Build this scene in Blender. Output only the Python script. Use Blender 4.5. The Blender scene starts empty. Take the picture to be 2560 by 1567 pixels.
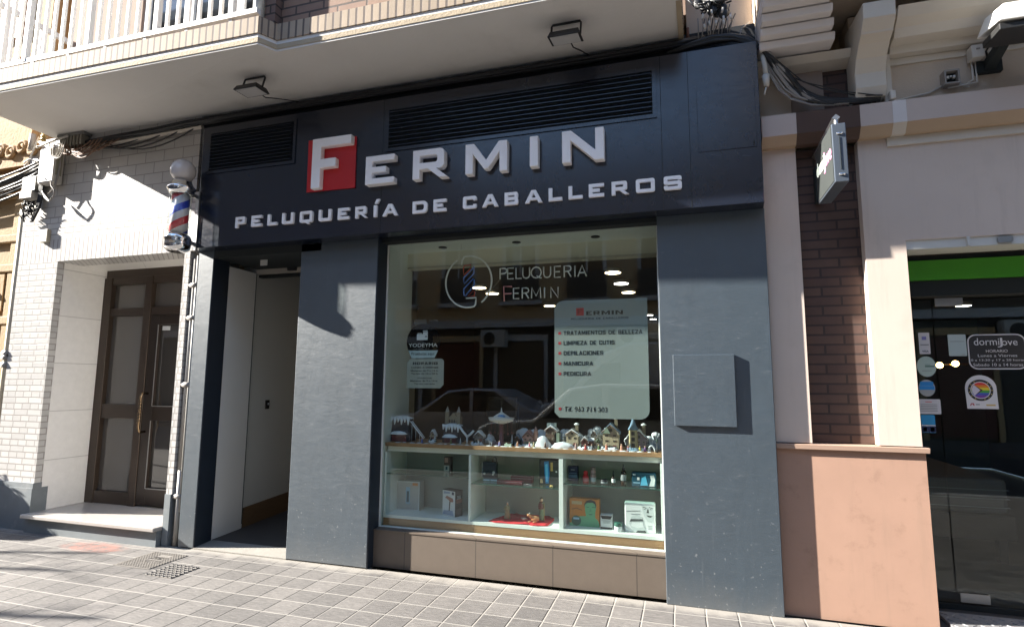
import bpy, bmesh, math, random
from mathutils import Vector, Matrix
from mathutils.geometry import tessellate_polygon
random.seed(7)
S = bpy.context.scene
COL = S.collection

# ------------------------------------------------------------------ camera
FPX, YAW, PITCH, ROLL = 1403.4, .2972, .12244, -.00567
CAM = Vector((0, -4.1, 1.465))
_fw = Vector((-math.sin(YAW)*math.cos(PITCH), math.cos(YAW)*math.cos(PITCH), math.sin(PITCH)))
_rt = Vector((math.cos(YAW), math.sin(YAW), 0)); _dn = _fw.cross(_rt)
_c, _s = math.cos(ROLL), math.sin(ROLL)
RT = _c*_rt + _s*_dn; DN = -_s*_rt + _c*_dn
cd = bpy.data.cameras.new("camera"); cam = bpy.data.objects.new("camera", cd); COL.objects.link(cam)
cd.sensor_fit = 'HORIZONTAL'; cd.sensor_width = 36; cd.lens = 36*FPX/2560
cd.clip_start = .05; cd.clip_end = 2000
m3 = Matrix((RT, -DN, -_fw)).transposed()
cam.matrix_world = Matrix.Translation(CAM) @ m3.to_4x4()
S.camera = cam

# ------------------------------------------------------------------ sky, sun, exposure
SUNV = Vector((4.1, 1.0, -2.05)).normalized()          # direction the light travels
SUN_STRENGTH, SKY_STRENGTH, EXPOSURE = 4.6, .11, 2.5
W = bpy.data.worlds.new("World"); S.world = W; W.use_nodes = True
wn = W.node_tree; bg = wn.nodes["Background"]
sky = wn.nodes.new("ShaderNodeTexSky"); sky.sky_type = 'NISHITA'; sky.sun_disc = False
sky.sun_elevation = math.asin(-SUNV.z)
sky.sun_rotation = math.atan2(-SUNV.x, -SUNV.y)
sky.altitude = 0; sky.air_density = .9; sky.dust_density = .4; sky.ozone_density = 1.0
wn.links.new(sky.outputs[0], bg.inputs[0]); bg.inputs[1].default_value = SKY_STRENGTH
sl = bpy.data.lights.new("sun", 'SUN'); sl.energy = SUN_STRENGTH; sl.angle = math.radians(.5); sl.color = (1, .945, .86)
so = bpy.data.objects.new("sun", sl); COL.objects.link(so); so.rotation_euler = SUNV.to_track_quat('-Z', 'Y').to_euler()
so.location = (-12, -4, 12)
S.view_settings.view_transform = 'Standard'; S.view_settings.look = 'None'
S.view_settings.exposure = EXPOSURE; S.view_settings.gamma = 1
S.cycles.max_bounces = 8; S.cycles.diffuse_bounces = 4; S.cycles.transparent_max_bounces = 12
S.cycles.caustics_reflective = False; S.cycles.caustics_refractive = False
S.cycles.sample_clamp_indirect = 4.0
try: S.cycles.use_denoising = True
except Exception: pass

# ------------------------------------------------------------------ helpers
def ray(px, py):
    return RT*((px-1280)/FPX) + DN*((py-783.5)/FPX) + _fw
def at(q, Y):
    d = ray(*q); return CAM + d*((Y-CAM.y)/d.y)
def atz(q, Z):
    d = ray(*q); return CAM + d*((Z-CAM.z)/d.z)
def zz(x0, y0, s): return lambda x, y: (x0+x/s, y0+y/s)
ROOT = {}
def base(o):
    while o.parent is not None: o = o.parent
    return ROOT.get(o.name, Vector((0, 0, 0)))
def tag(o, label=None, cat=None, group=None, kind=None):
    if label: o["label"] = label
    if cat: o["category"] = cat
    if group: o["group"] = group
    if kind: o["kind"] = kind
    return o
def thing(name, label, cat, loc=(0, 0, 0), group=None):
    o = bpy.data.objects.new(name, None); COL.objects.link(o); o.empty_display_size = .05
    o.location = loc; ROOT[o.name] = Vector(loc)
    return tag(o, label, cat, group)

class MB:
    def __init__(s): s.v = []; s.f = []; s.sm = []
    def add(s, vs, fs, smooth=False):
        n = len(s.v); s.v += [tuple(v) for v in vs]
        s.f += [tuple(i+n for i in f) for f in fs]; s.sm += [smooth]*len(fs); return s
    def box(s, x0, x1, y0, y1, z0, z1):
        v = [(x0,y0,z0),(x1,y0,z0),(x1,y1,z0),(x0,y1,z0),(x0,y0,z1),(x1,y0,z1),(x1,y1,z1),(x0,y1,z1)]
        return s.add(v, [(0,3,2,1),(4,5,6,7),(0,1,5,4),(1,2,6,5),(2,3,7,6),(3,0,4,7)])
    def hexa(s, v):   # 4 bottom (ccw from above), 4 top
        return s.add(v, [(0,3,2,1),(4,5,6,7),(0,1,5,4),(1,2,6,5),(2,3,7,6),(3,0,4,7)])
    def prism(s, poly, f0, f1, holes=()):   # poly of 2d points; f0/f1 map a point to 3d for the front and the back
        loops = [poly]+list(holes); n = len(s.v)
        flat = [p for l in loops for p in l]; N = len(flat)
        tri = tessellate_polygon([[Vector((p[0], p[1], 0)) for p in l] for l in loops])
        s.v += [tuple(f0(*p)) for p in flat]+[tuple(f1(*p)) for p in flat]
        for t in tri:
            s.f.append(tuple(n+i for i in t)); s.f.append(tuple(n+N+i for i in reversed(t)))
        k = 0
        for l in loops:
            for i in range(len(l)):
                a = n+k+i; b = n+k+(i+1) % len(l); s.f.append((a, b, b+N, a+N))
            k += len(l)
        s.sm += [False]*(len(s.f)-len(s.sm)); return s
    def xz(s, poly, y0, y1, holes=()):     # a plate standing parallel to the facade
        return s.prism(poly, lambda x, z: (x, y0, z), lambda x, z: (x, y1, z), holes)
    def yz(s, poly, x0, x1, holes=()):
        return s.prism(poly, lambda y, z: (x0, y, z), lambda y, z: (x1, y, z), holes)
    def xy(s, poly, z0, z1, holes=()):
        return s.prism(poly, lambda x, y: (x, y, z0), lambda x, y: (x, y, z1), holes)
    def tube(s, pts, r, n=6, closed=False, r1=None):
        P = [Vector(p) for p in pts]; m = len(P); rings = []; up = None
        for i, p in enumerate(P):
            a = P[(i-1) % m] if (closed or i > 0) else p
            b = P[(i+1) % m] if (closed or i < m-1) else p
            t = (b-a)
            if t.length < 1e-9: t = Vector((0, 0, 1))
            t.normalize()
            if up is None: up = Vector((0, 0, 1)) if abs(t.z) < .9 else Vector((1, 0, 0))
            x = t.cross(up)
            if x.length < 1e-6: x = t.cross(Vector((1, .3, .2)))
            x.normalize(); u = x.cross(t).normalized(); up = u
            rr = r if r1 is None else r+(r1-r)*i/max(1, m-1)
            rings.append([p+(x*math.cos(2*math.pi*k/n)+u*math.sin(2*math.pi*k/n))*rr for k in range(n)])
        vs = [v for q in rings for v in q]; fs = []
        for i in range(m if closed else m-1):
            j = (i+1) % m
            for k in range(n):
                fs.append((i*n+k, i*n+(k+1) % n, j*n+(k+1) % n, j*n+k))
        if not closed:
            fs.append(tuple(reversed(range(n)))); fs.append(tuple((m-1)*n+k for k in range(n)))
        return s.add(vs, fs, n > 4)
    def lathe(s, prof, c, n=20, sx=1, sy=1, smooth=True, rot=0):   # prof: (radius, z)
        vs = []; fs = []; m = len(prof)
        for r, z in prof:
            for k in range(n):
                a = 2*math.pi*k/n+rot
                vs.append((c[0]+r*sx*math.cos(a), c[1]+r*sy*math.sin(a), c[2]+z))
        for i in range(m-1):
            for k in range(n):
                fs.append((i*n+k, i*n+(k+1) % n, (i+1)*n+(k+1) % n, (i+1)*n+k))
        fs.append(tuple(reversed(range(n)))); fs.append(tuple((m-1)*n+k for k in range(n)))
        return s.add(vs, fs, smooth)
    def ball(s, c, r, n=14, sx=1, sy=1, sz=1):
        m = max(6, n//2)
        return s.lathe([(r*math.sin(math.pi*i/m)+1e-5, -r*sz*math.cos(math.pi*i/m)) for i in range(m+1)], c, n, sx, sy)
    def xform(s, M, start=0):
        s.v[start:] = [tuple(M @ Vector(v)) for v in s.v[start:]]; return s
    def build(s, name, mat, parent=None, bevel=0, seg=2, auto=True):
        me = bpy.data.meshes.new(name); o0 = base(parent) if parent else Vector((0, 0, 0))
        me.from_pydata([tuple(Vector(v)-o0) for v in s.v], [], s.f)
        bm = bmesh.new(); bm.from_mesh(me); bmesh.ops.recalc_face_normals(bm, faces=bm.faces); bm.to_mesh(me); bm.free()
        for p, q in zip(me.polygons, s.sm): p.use_smooth = q
        me.materials.append(mat)
        o = bpy.data.objects.new(name, me); COL.objects.link(o)
        if parent: o.parent = parent
        if bevel:
            b = o.modifiers.new("edge", 'BEVEL'); b.width = bevel; b.segments = seg; b.limit_method = 'ANGLE'; b.angle_limit = .6
        return o
def box(*a): return MB().box(*a)
def solo(mb, name, mat, label, cat, group=None, kind=None, **k):
    return tag(mb.build(name, mat, None, **k), label, cat, group, kind)
def copy_tree(o, parent=None):
    c = o.copy(); COL.objects.link(c)
    if parent: c.parent = parent
    for ch in list(o.children): copy_tree(ch, c)
    return c
def rrect(x0, x1, z0, z1, r, n=5, corners=(1, 1, 1, 1)):   # bl br tr tl
    P = []
    for (cx, cz, a0, on) in ((x0+r, z0+r, 180, corners[0]), (x1-r, z0+r, 270, corners[1]), (x1-r, z1-r, 0, corners[2]), (x0+r, z1-r, 90, corners[3])):
        if on == 1:
            for i in range(n+1):
                a = math.radians(a0+90*i/n); P.append((cx+r*math.cos(a), cz+r*math.sin(a)))
        elif on == 2:      # cut corner
            for a in (a0, a0+90): P.append((cx+r*math.cos(math.radians(a)), cz+r*math.sin(math.radians(a))))
        else:
            a = math.radians(a0+45); P.append((cx+r*1.41421*math.cos(a), cz+r*1.41421*math.sin(a)))
    return P
def disc(cx, cz, r, n=28, a0=0, a1=360, sx=1):
    return [(cx+sx*r*math.cos(math.radians(a0+(a1-a0)*i/n)), cz+r*math.sin(math.radians(a0+(a1-a0)*i/n))) for i in range(n+(0 if a1-a0 == 360 else 1))]

# text: built from Blender's own font, converted to mesh, fitted to a rectangle on a plane
TXT = []
def T(body, x0, x1, z0, z1, Y, mat, parent, name="lettering", th=.0015, fmap=None, bold=0):
    TXT.append((body, x0, x1, z0, z1, Y, mat, parent, name, th, fmap, bold))
def flush_text():
    objs = []
    for t in TXT:
        c = bpy.data.curves.new("txt", 'FONT'); c.body = t[0]; c.size = 1; c.resolution_u = 3; c.offset = t[11]*.12
        o = bpy.data.objects.new("txt", c); COL.objects.link(o); objs.append(o)
    bpy.context.view_layer.update(); dg = bpy.context.evaluated_depsgraph_get()
    for o, (body, x0, x1, z0, z1, Y, mat, parent, name, th, fmap, bold) in zip(objs, TXT):
        me = bpy.data.meshes.new_from_object(o.evaluated_get(dg))
        xs = [v.co.x for v in me.vertices]; ys = [v.co.y for v in me.vertices]
        ax, bx, ay, by = min(xs), max(xs), min(ys), max(ys); o0 = base(parent)
        for v in me.vertices:
            u = x0+(v.co.x-ax)/(bx-ax)*(x1-x0); w = z0+(v.co.y-ay)/max(1e-6, by-ay)*(z1-z0)
            p = fmap(u, w) if fmap else (u, Y, w)
            v.co = Vector(p)-o0
        me.materials.clear(); me.materials.append(mat); me.name = name
        n = bpy.data.objects.new(name, me); COL.objects.link(n); n.parent = parent
        if th:
            sd = n.modifiers.new("thick", 'SOLIDIFY'); sd.thickness = th; sd.offset = 0
    for o in objs:
        c = o.data; bpy.data.objects.remove(o); bpy.data.curves.remove(c)

# ------------------------------------------------------------------ materials
MATS = {}
def nodes(name):
    m = bpy.data.materials.new(name); m.use_nodes = True; nt = m.node_tree
    return m, nt, nt.nodes["Principled BSDF"]
def _n(nt, t, **k):
    n = nt.nodes.new(t)
    for a, b in k.items(): setattr(n, a, b)
    return n
def _set(nt, sock, v):
    if hasattr(v, "is_output"): nt.links.new(v, sock)
    else: sock.default_value = v
def mth(nt, op, a, b=0.0, c=None):
    n = _n(nt, "ShaderNodeMath", operation=op); _set(nt, n.inputs[0], a); _set(nt, n.inputs[1], b)
    if c is not None: _set(nt, n.inputs[2], c)
    return n.outputs[0]
def mix(nt, f, a, b, t='MIX'):
    n = _n(nt, "ShaderNodeMix", data_type='RGBA', blend_type=t); _set(nt, n.inputs[0], f)
    for s_, v in ((n.inputs[6], a), (n.inputs[7], b)):
        if hasattr(v, "is_output"): nt.links.new(v, s_)
        else: s_.default_value = (*v, 1) if len(v) == 3 else v
    return n.outputs[2]
def pos(nt):
    g = _n(nt, "ShaderNodeNewGeometry"); return g.outputs["Position"]
def noise(nt, vec, scale, detail=4, rough=.55, dist=0):
    n = _n(nt, "ShaderNodeTexNoise"); n.inputs["Scale"].default_value = scale; n.inputs["Detail"].default_value = detail
    n.inputs["Roughness"].default_value = rough; n.inputs["Distortion"].default_value = dist
    nt.links.new(vec, n.inputs["Vector"]); return n.outputs["Fac"]
def ramp(nt, f, a, b, smooth=True):
    n = _n(nt, "ShaderNodeMapRange", interpolation_type='SMOOTHSTEP' if smooth else 'LINEAR'); n.clamp = True
    _set(nt, n.inputs[0], f); n.inputs[1].default_value = a; n.inputs[2].default_value = b; return n.outputs[0]
def vscale(nt, vec, s):
    n = _n(nt, "ShaderNodeVectorMath", operation='MULTIPLY'); nt.links.new(vec, n.inputs[0]); n.inputs[1].default_value = s; return n.outputs[0]
def wallvec(nt, x0=0, z0=0):
    s_ = _n(nt, "ShaderNodeSeparateXYZ"); nt.links.new(pos(nt), s_.inputs[0])
    u = mth(nt, 'ADD', s_.outputs[0], s_.outputs[1]); c = _n(nt, "ShaderNodeCombineXYZ")
    nt.links.new(mth(nt, 'SUBTRACT', u, x0), c.inputs[0]); nt.links.new(mth(nt, 'SUBTRACT', s_.outputs[2], z0), c.inputs[1]); return c.outputs[0]
def bump(nt, p, h, strength=.3, dist=.01):
    b = _n(nt, "ShaderNodeBump"); b.inputs["Strength"].default_value = strength; b.inputs["Distance"].default_value = dist
    nt.links.new(h, b.inputs["Height"]); nt.links.new(b.outputs[0], p.inputs["Normal"])
def M(name, col, rough=.6, metal=0, var=.12, vs=6, bmp=0, bs=80, spec=.5, stretch=(1, 1, 1), coat=0, dirt=None, drip=None):
    if name in MATS: return MATS[name]
    m, nt, p = nodes(name); P = pos(nt)
    c = (*col, 1)
    if var:
        f = noise(nt, vscale(nt, P, stretch), vs, 5, .6)
        c = mix(nt, f, tuple(x*(1-var) for x in col), tuple(min(1, x*(1+var)) for x in col))
    if dirt:
        f = ramp(nt, noise(nt, P, dirt[1], 6, .65), .52, .72); c = mix(nt, mth(nt, 'MULTIPLY', f, dirt[2]), c if hasattr(c, "is_output") else col, dirt[0])
    if drip:   # rain streaks
        f = ramp(nt, noise(nt, vscale(nt, P, (7, 7, .55)), 2.2, 6, .7), .5, .74); c = mix(nt, mth(nt, 'MULTIPLY', f, drip[1]), c if hasattr(c, "is_output") else col, drip[0])
    if hasattr(c, "is_output"): nt.links.new(c, p.inputs["Base Color"])
    else: p.inputs["Base Color"].default_value = c
    p.inputs["Roughness"].default_value = rough; p.inputs["Metallic"].default_value = metal
    p.inputs["Specular IOR Level"].default_value = spec
    if coat: p.inputs["Coat Weight"].default_value = coat; p.inputs["Coat Roughness"].default_value = .1
    if bmp: bump(nt, p, noise(nt, P, bs, 5, .6), bmp, .01)
    MATS[name] = m; return m
def brick(name, c1, c2, mortar, bw, bh, ms, x0=0, z0=0, offset=.5, rough=.6, bmp=.4, spec=.5, squash=1, sqf=2, var=.15, coat=0, bias=0, soft=.1):
    m, nt, p = nodes(name); V = wallvec(nt, x0, z0); b = _n(nt, "ShaderNodeTexBrick"); b.offset = offset; b.squash = squash; b.squash_frequency = sqf
    nt.links.new(V, b.inputs["Vector"]); b.inputs["Scale"].default_value = 1
    for k, v in (("Color1", (*c1, 1)), ("Color2", (*c2, 1)), ("Mortar", (*mortar, 1)), ("Mortar Size", ms), ("Mortar Smooth", soft), ("Bias", bias), ("Brick Width", bw), ("Row Height", bh)): b.inputs[k].default_value = v
    f = noise(nt, pos(nt), 14, 6, .65)
    c = mix(nt, 1.0, b.outputs["Color"], mix(nt, f, (1-var,)*3, (1+var,)*3), 'MULTIPLY')
    nt.links.new(c, p.inputs["Base Color"]); p.inputs["Roughness"].default_value = rough; p.inputs["Specular IOR Level"].default_value = spec
    if coat: p.inputs["Coat Weight"].default_value = coat; p.inputs["Coat Roughness"].default_value = .08
    h = mth(nt, 'ADD', mth(nt, 'MULTIPLY', b.outputs["Fac"], -1), mth(nt, 'MULTIPLY', noise(nt, pos(nt), 60, 4), .15))
    bump(nt, p, h, bmp, .008); MATS[name] = m; return m
def glassmat(name, tint=(.86, .93, .9), ior=1.5, rough=0.0, boost=1.0):
    m = bpy.data.materials.new(name); m.use_nodes = True; nt = m.node_tree; nt.nodes.remove(nt.nodes["Principled BSDF"])
    out = nt.nodes["Material Output"]; tr = _n(nt, "ShaderNodeBsdfTransparent"); tr.inputs[0].default_value = (*tint, 1)
    gl = _n(nt, "ShaderNodeBsdfGlossy"); gl.inputs["Roughness"].default_value = rough; fr = _n(nt, "ShaderNodeFresnel"); ge = _n(nt, "ShaderNodeNewGeometry")
    nt.links.new(mth(nt, 'ADD', mth(nt, 'MULTIPLY', ge.outputs["Backfacing"], 1/ior-ior), ior), fr.inputs[0])   # same reflectance on both faces of the pane
    ms = _n(nt, "ShaderNodeMixShader"); nt.links.new(mth(nt, 'MULTIPLY', fr.outputs[0], boost), ms.inputs[0])
    nt.links.new(tr.outputs[0], ms.inputs[1]); nt.links.new(gl.outputs[0], ms.inputs[2]); nt.links.new(ms.outputs[0], out.inputs[0])
    MATS[name] = m; return m
def emit(name, col, s):
    m, nt, p = nodes(name); p.inputs["Base Color"].default_value = (*col, 1); p.inputs["Emission Color"].default_value = (*col, 1); p.inputs["Emission Strength"].default_value = s
    MATS[name] = m; return m

# ------------------------------------------------------------------ surface materials
navy = None
def slate(name, col, rough, scuff, bm=.22, spec=.6):
    m, nt, p = nodes(name); P = pos(nt)
    f = noise(nt, vscale(nt, P, (1, 1, .45)), 5, 7, .65, .8)
    g = noise(nt, vscale(nt, P, (1, 1, 3)), 7, 6, .7, 1.5)
    c = mix(nt, f, tuple(x*.8 for x in col), tuple(x*1.25 for x in col))
    sc = ramp(nt, g, .6, .78); c = mix(nt, mth(nt, 'MULTIPLY', sc, scuff), c, (.26, .27, .28))
    low = _n(nt, "ShaderNodeSeparateXYZ"); nt.links.new(P, low.inputs[0])
    sp = ramp(nt, noise(nt, P, 38, 3, .5), .64, .70)
    sp = mth(nt, 'MULTIPLY', sp, ramp(nt, low.outputs[2], 1.1, 0.0)); c = mix(nt, mth(nt, 'MULTIPLY', sp, scuff*1.3), c, (.34, .35, .35))
    if scuff > .1:
        dl = mth(nt, 'MULTIPLY', ramp(nt, mth(nt, 'ADD', low.outputs[2], mth(nt, 'MULTIPLY', f, .35)), .42, .12), .35); c = mix(nt, dl, c, (.13, .13, .125))
        dr = ramp(nt, noise(nt, vscale(nt, P, (9, 9, .5)), 2.4, 6, .7), .58, .76); c = mix(nt, mth(nt, 'MULTIPLY', dr, .22), c, (.13, .145, .155))
    nt.links.new(c, p.inputs["Base Color"])
    nt.links.new(mth(nt, 'ADD', mth(nt, 'MULTIPLY', g, .25), rough-.12), p.inputs["Roughness"])
    p.inputs["Specular IOR Level"].default_value = spec
    bump(nt, p, mth(nt, 'ADD', f, mth(nt, 'MULTIPLY', g, .6)), bm, .006); MATS[name] = m; return m
m_pillar = slate("navy_plaster", (.033, .049, .064), .46, .30, .25, 1.0)
m_fascia = slate("navy_gloss_panel", (.010, .014, .026), .22, .0, .008, .6)
m_reveal = M("navy_reveal_shade", (.011, .018, .029), .5, var=.2)  # pillar navy darkened, the shade of the reveals is in the colour
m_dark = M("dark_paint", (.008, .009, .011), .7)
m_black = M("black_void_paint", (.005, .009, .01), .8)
m_glazed = brick("white_glazed_brick", (.56, .545, .52), (.46, .45, .435), (.32, .30, .28), .19, .0605, .0062, -6.79, .44, .5, .28, .35, squash=.62, sqf=2, var=.10)
m_tilegrid = brick("large_glazed_tile", (.48, .455, .42), (.43, .41, .38), (.26, .24, .22), .24, .115, .005, -4.52, 3.17, .5, .35, .2, var=.06)
m_soldier = brick("soldier_glazed_brick", (.56, .545, .52), (.48, .465, .45), (.25, .23, .215), .062, .30, .0068, -6.79, 2.68, 0, .3, .35, var=.10)
m_marble = brick("marble_cladding", (.84, .82, .785), (.81, .79, .755), (.56, .54, .51), 1.1, .49, .004, -6.2, .17, 0, .3, .1, var=.10)
m_gran = M("polished_stone_tread", (.40, .37, .34), .22, var=.15, vs=25)
m_plinth = M("grey_plinth_paint", (.16, .18, .19), .6, var=.2, vs=5, dirt=((.3, .3, .29), 6, .4))
m_soffit = M("soffit_plaster", (.66, .645, .62), .85, var=.05, vs=3, bmp=.15, bs=40, dirt=((.50, .475, .44), 1.1, .6))
m_creambrick = brick("cream_soldier_brick", (.37, .29, .21), (.30, .235, .17), (.11, .085, .07), .066, .4, .0095, -3.0, 4.0, 0, .8, .5, var=.14)
m_creamstrip = M("cream_render_strip", (.38, .31, .215), .85, var=.16, vs=9, bmp=.4, bs=60)
m_brown = brick("brown_facing_brick", (.17, .105, .08), (.13, .08, .065), (.035, .025, .02), .25, .072, .008, -3.03, 4.21, .5, .75, .5, var=.2)
m_tan = brick("tan_facing_brick", (.25, .15, .10), (.20, .12, .085), (.06, .04, .03), .25, .072, .008, -3.03, 4.21, .5, .75, .5, var=.2)
m_beige = M("beige_render", (.50, .41, .32), .85, var=.1, vs=3, bmp=.2)
m_paraptile = brick("brown_porcelain_tile", (.118, .093, .072), (.106, .084, .066), (.06, .048, .038), .6, .6, .004, -2.675, -.3, 0, .55, .08, var=.12)
m_pink = M("pink_render", (.56, .47, .405), .88, var=.08, vs=2.2, bmp=.10, bs=220, dirt=((.47, .39, .33), 3, .4), drip=((.42, .35, .30), .35))
m_salmon = M("salmon_render", (.37, .228, .165), .85, var=.10, vs=5, bmp=.14, bs=260, dirt=((.25, .15, .105), 9, .45), drip=((.27, .18, .13), .3))
m_ledge = M("salmon_ledge", (.35, .235, .175), .7, var=.08)
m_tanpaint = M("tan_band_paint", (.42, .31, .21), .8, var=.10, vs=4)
m_brownpaint = M("brown_band_paint", (.075, .042, .030), .75, var=.15)
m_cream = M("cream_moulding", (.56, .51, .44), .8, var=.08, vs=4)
m_whitestone = M("pale_moulding", (.62, .585, .57), .8, var=.07, vs=4)
m_dkbrick = brick("dark_brown_brick", (.085, .048, .036), (.066, .036, .029), (.03, .019, .016), .235, .0655, .007, .80, 1.075, .5, .75, .55, var=.25)
m_white = M("white_paint", (.74, .73, .70), .45, var=.03)
m_mint = M("mint_white_laminate", (.80, .84, .79), .4, var=.03)
m_offwhite = M("white_wall_panel", (.70, .67, .62), .5, var=.05, vs=1.5)
m_greywall = M("grey_wall_panel", (.56, .55, .51), .5, var=.06, vs=1.5)
m_wood = M("oak_laminate", (.36, .20, .095), .45, var=.3, vs=5, stretch=(1.2, 6, 14))
m_woodd = M("wood_skirting", (.15, .09, .045), .5, var=.25, vs=4, stretch=(2, 2, 14))
m_rubber = M("dark_floor_rubber", (.045, .042, .04), .6, var=.2, vs=20)
m_bronze = M("bronze_aluminium", (.05, .034, .024), .35, .3, var=.2)
m_chrome = M("chrome", (.78, .78, .78), .07, 1, var=0)
m_steel = M("brushed_steel", (.42, .42, .42), .42, 1, var=.15)
m_ledbar = M("pale_grey_plastic", (.55, .55, .52), .5, var=.05)
m_blackplastic = M("black_plastic", (.018, .018, .018), .5, var=.1)
m_cable = M("black_cable_sheath", (.012, .012, .013), .5, var=.1)
m_gcable = M("grey_cable_sheath", (.26, .24, .22), .6, var=.1)
m_wcable = M("white_cable_sheath", (.55, .52, .47), .6, var=.05)
m_red = M("red_lacquer", (.50, .010, .014), .4, var=.06)
m_letter = M("white_letter_acrylic", (.92, .90, .90), .38, var=.03)
m_iron = M("cast_iron_cover", (.17, .155, .138), .7, 0, var=.2, vs=30)
m_render = M("grey_cement", (.22, .205, .18), .9, var=.2, vs=12, bmp=.3)
m_ochre = M("ochre_stone", (.36, .245, .125), .85, var=.14, vs=6, bmp=.35, bs=40)
m_ochred = M("carved_ochre_stone", (.36, .22, .10), .85, var=.2, vs=9, bmp=.5, bs=30)
m_asphalt = M("asphalt", (.05, .05, .052), .9, var=.2, vs=30, bmp=.5, bs=150)
m_kerb = M("granite_kerb", (.30, .29, .28), .8, var=.15, vs=20)
m_glass = glassmat("shop_glass", (.93, .97, .955), 1.5, 0, 1.0)
m_clear = glassmat("clear_glass", (.95, .98, .97))
m_doorglass = glassmat("tinted_door_glass", (.55, .54, .53), 1.55)
m_mirror = M("dark_window_glass", (.02, .022, .025), .03, 0, var=0, spec=1.0)

def pave_mat():
    m, nt, p = nodes("pavement_tiles"); P = pos(nt)
    s_ = _n(nt, "ShaderNodeSeparateXYZ"); nt.links.new(P, s_.inputs[0]); c = _n(nt, "ShaderNodeCombineXYZ")
    wob = mth(nt, 'MULTIPLY', mth(nt, 'SUBTRACT', noise(nt, P, 3.2, 2), .5), .012)
    nt.links.new(mth(nt, 'ADD', mth(nt, 'ADD', s_.outputs[0], .105+.195*200), wob), c.inputs[0])
    nt.links.new(mth(nt, 'ADD', mth(nt, 'ADD', s_.outputs[1], .132+.197*200), wob), c.inputs[1])
    b = _n(nt, "ShaderNodeTexBrick"); b.offset = 0; nt.links.new(c.outputs[0], b.inputs["Vector"])
    for k, v in (("Scale", 1), ("Color1", (.128, .120, .114, 1)), ("Color2", (.088, .083, .080, 1)), ("Mortar", (.11, .105, .1, 1)), ("Mortar Size", .005), ("Mortar Smooth", .3), ("Brick Width", .195), ("Row Height", .197), ("Bias", 0)): b.inputs[k].default_value = v
    cs = _n(nt, "ShaderNodeSeparateXYZ"); nt.links.new(c.outputs[0], cs.inputs[0])
    def joint(v, per, off, w): # 1 inside a joint line
        f = mth(nt, 'FRACT', mth(nt, 'ADD', mth(nt, 'DIVIDE', v, per), off)); d = mth(nt, 'ABSOLUTE', mth(nt, 'SUBTRACT', f, .5)); return ramp(nt, d, .5*w/per+.008, .5*w/per-.004)
    jn = noise(nt, P, 9, 4, .7)
    jx = joint(cs.outputs[1], .197, .5, .0105); jy = joint(cs.outputs[0], .195, .5, .0075); jyd = joint(cs.outputs[0], .195, .5+.03, .009)
    streak = noise(nt, vscale(nt, P, (5, 26, 1)), 2.4, 8, .78, .9); fine = noise(nt, vscale(nt, P, (1, 2.5, 1)), 30, 5, .7)
    sp = noise(nt, P, 45, 4, .6)
    col = mix(nt, 1, b.outputs["Color"], mix(nt, ramp(nt, streak, .25, .78, False), (.52, .52, .52), (1.75, 1.72, 1.66)), 'MULTIPLY')
    col = mix(nt, 1, col, mix(nt, fine, (.6,)*3, (1.4,)*3), 'MULTIPLY')
    col = mix(nt, mth(nt, 'MULTIPLY', jyd, .92), col, (.022, .02, .019))
    col = mix(nt, mth(nt, 'MULTIPLY', jy, mth(nt, 'MULTIPLY', ramp(nt, s_.outputs[0], -3.2, -.8), .85)), col, (.27, .25, .225))
    col = mix(nt, mth(nt, 'MULTIPLY', jx, mth(nt, 'ADD', mth(nt, 'MULTIPLY', jn, .7), .4)), col, (.275, .258, .232))
    big = noise(nt, P, .9, 3, .5); col = mix(nt, 1, col, mix(nt, big, (.78,)*3, (1.2,)*3), 'MULTIPLY')
    # pale cement washed over the joints and along the foot of the wall
    ed = mth(nt, 'ADD', s_.outputs[1], mth(nt, 'MULTIPLY', noise(nt, P, 7, 4, .6), .22))
    col = mix(nt, mth(nt, 'MULTIPLY', ramp(nt, ed, -.02, .10), .75), col, (.27, .25, .22))
    lime = ramp(nt, noise(nt, vscale(nt, P, (2, 9, 1)), 4, 6, .7), .62, .8); col = mix(nt, mth(nt, 'MULTIPLY', lime, .4), col, (.23, .218, .205))
    # trodden chewing gum
    vo = _n(nt, "ShaderNodeTexVoronoi"); vo.inputs["Scale"].default_value = 3.1; nt.links.new(vscale(nt, P, (1, 1, 0)), vo.inputs["Vector"])
    rnd = _n(nt, "ShaderNodeSeparateXYZ"); nt.links.new(vo.outputs["Color"], rnd.inputs[0])
    gum = mth(nt, 'LESS_THAN', vo.outputs["Distance"], mth(nt, 'MULTIPLY', mth(nt, 'SUBTRACT', rnd.outputs[0], .45), .08))
    col = mix(nt, mth(nt, 'MULTIPLY', gum, .6), col, (.28, .275, .265))
    # washed out red road paint
    dx = mth(nt, 'SUBTRACT', s_.outputs[0], -5.05); dy = mth(nt, 'SUBTRACT', s_.outputs[1], -.22)
    rr = mth(nt, 'ADD', mth(nt, 'MULTIPLY', mth(nt, 'MULTIPLY', dx, dx), 6), mth(nt, 'MULTIPLY', mth(nt, 'MULTIPLY', dy, dy), 40))
    rd = mth(nt, 'MULTIPLY', ramp(nt, rr, 1.0, .2), ramp(nt, noise(nt, P, 12, 5, .7), .35, .6)); col = mix(nt, mth(nt, 'MULTIPLY', rd, .7), col, (.28, .11, .08))
    nt.links.new(col, p.inputs["Base Color"]); p.inputs["Roughness"].default_value = .75
    h = mth(nt, 'ADD', mth(nt, 'MULTIPLY', mth(nt, 'MAXIMUM', jx, jyd), -.9), mth(nt, 'MULTIPLY', sp, .25)); h = mth(nt, 'ADD', h, mth(nt, 'MULTIPLY', streak, .35))
    bump(nt, p, h, .55, .006); MATS["pavement_tiles"] = m; return m
m_pave = pave_mat()

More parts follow.
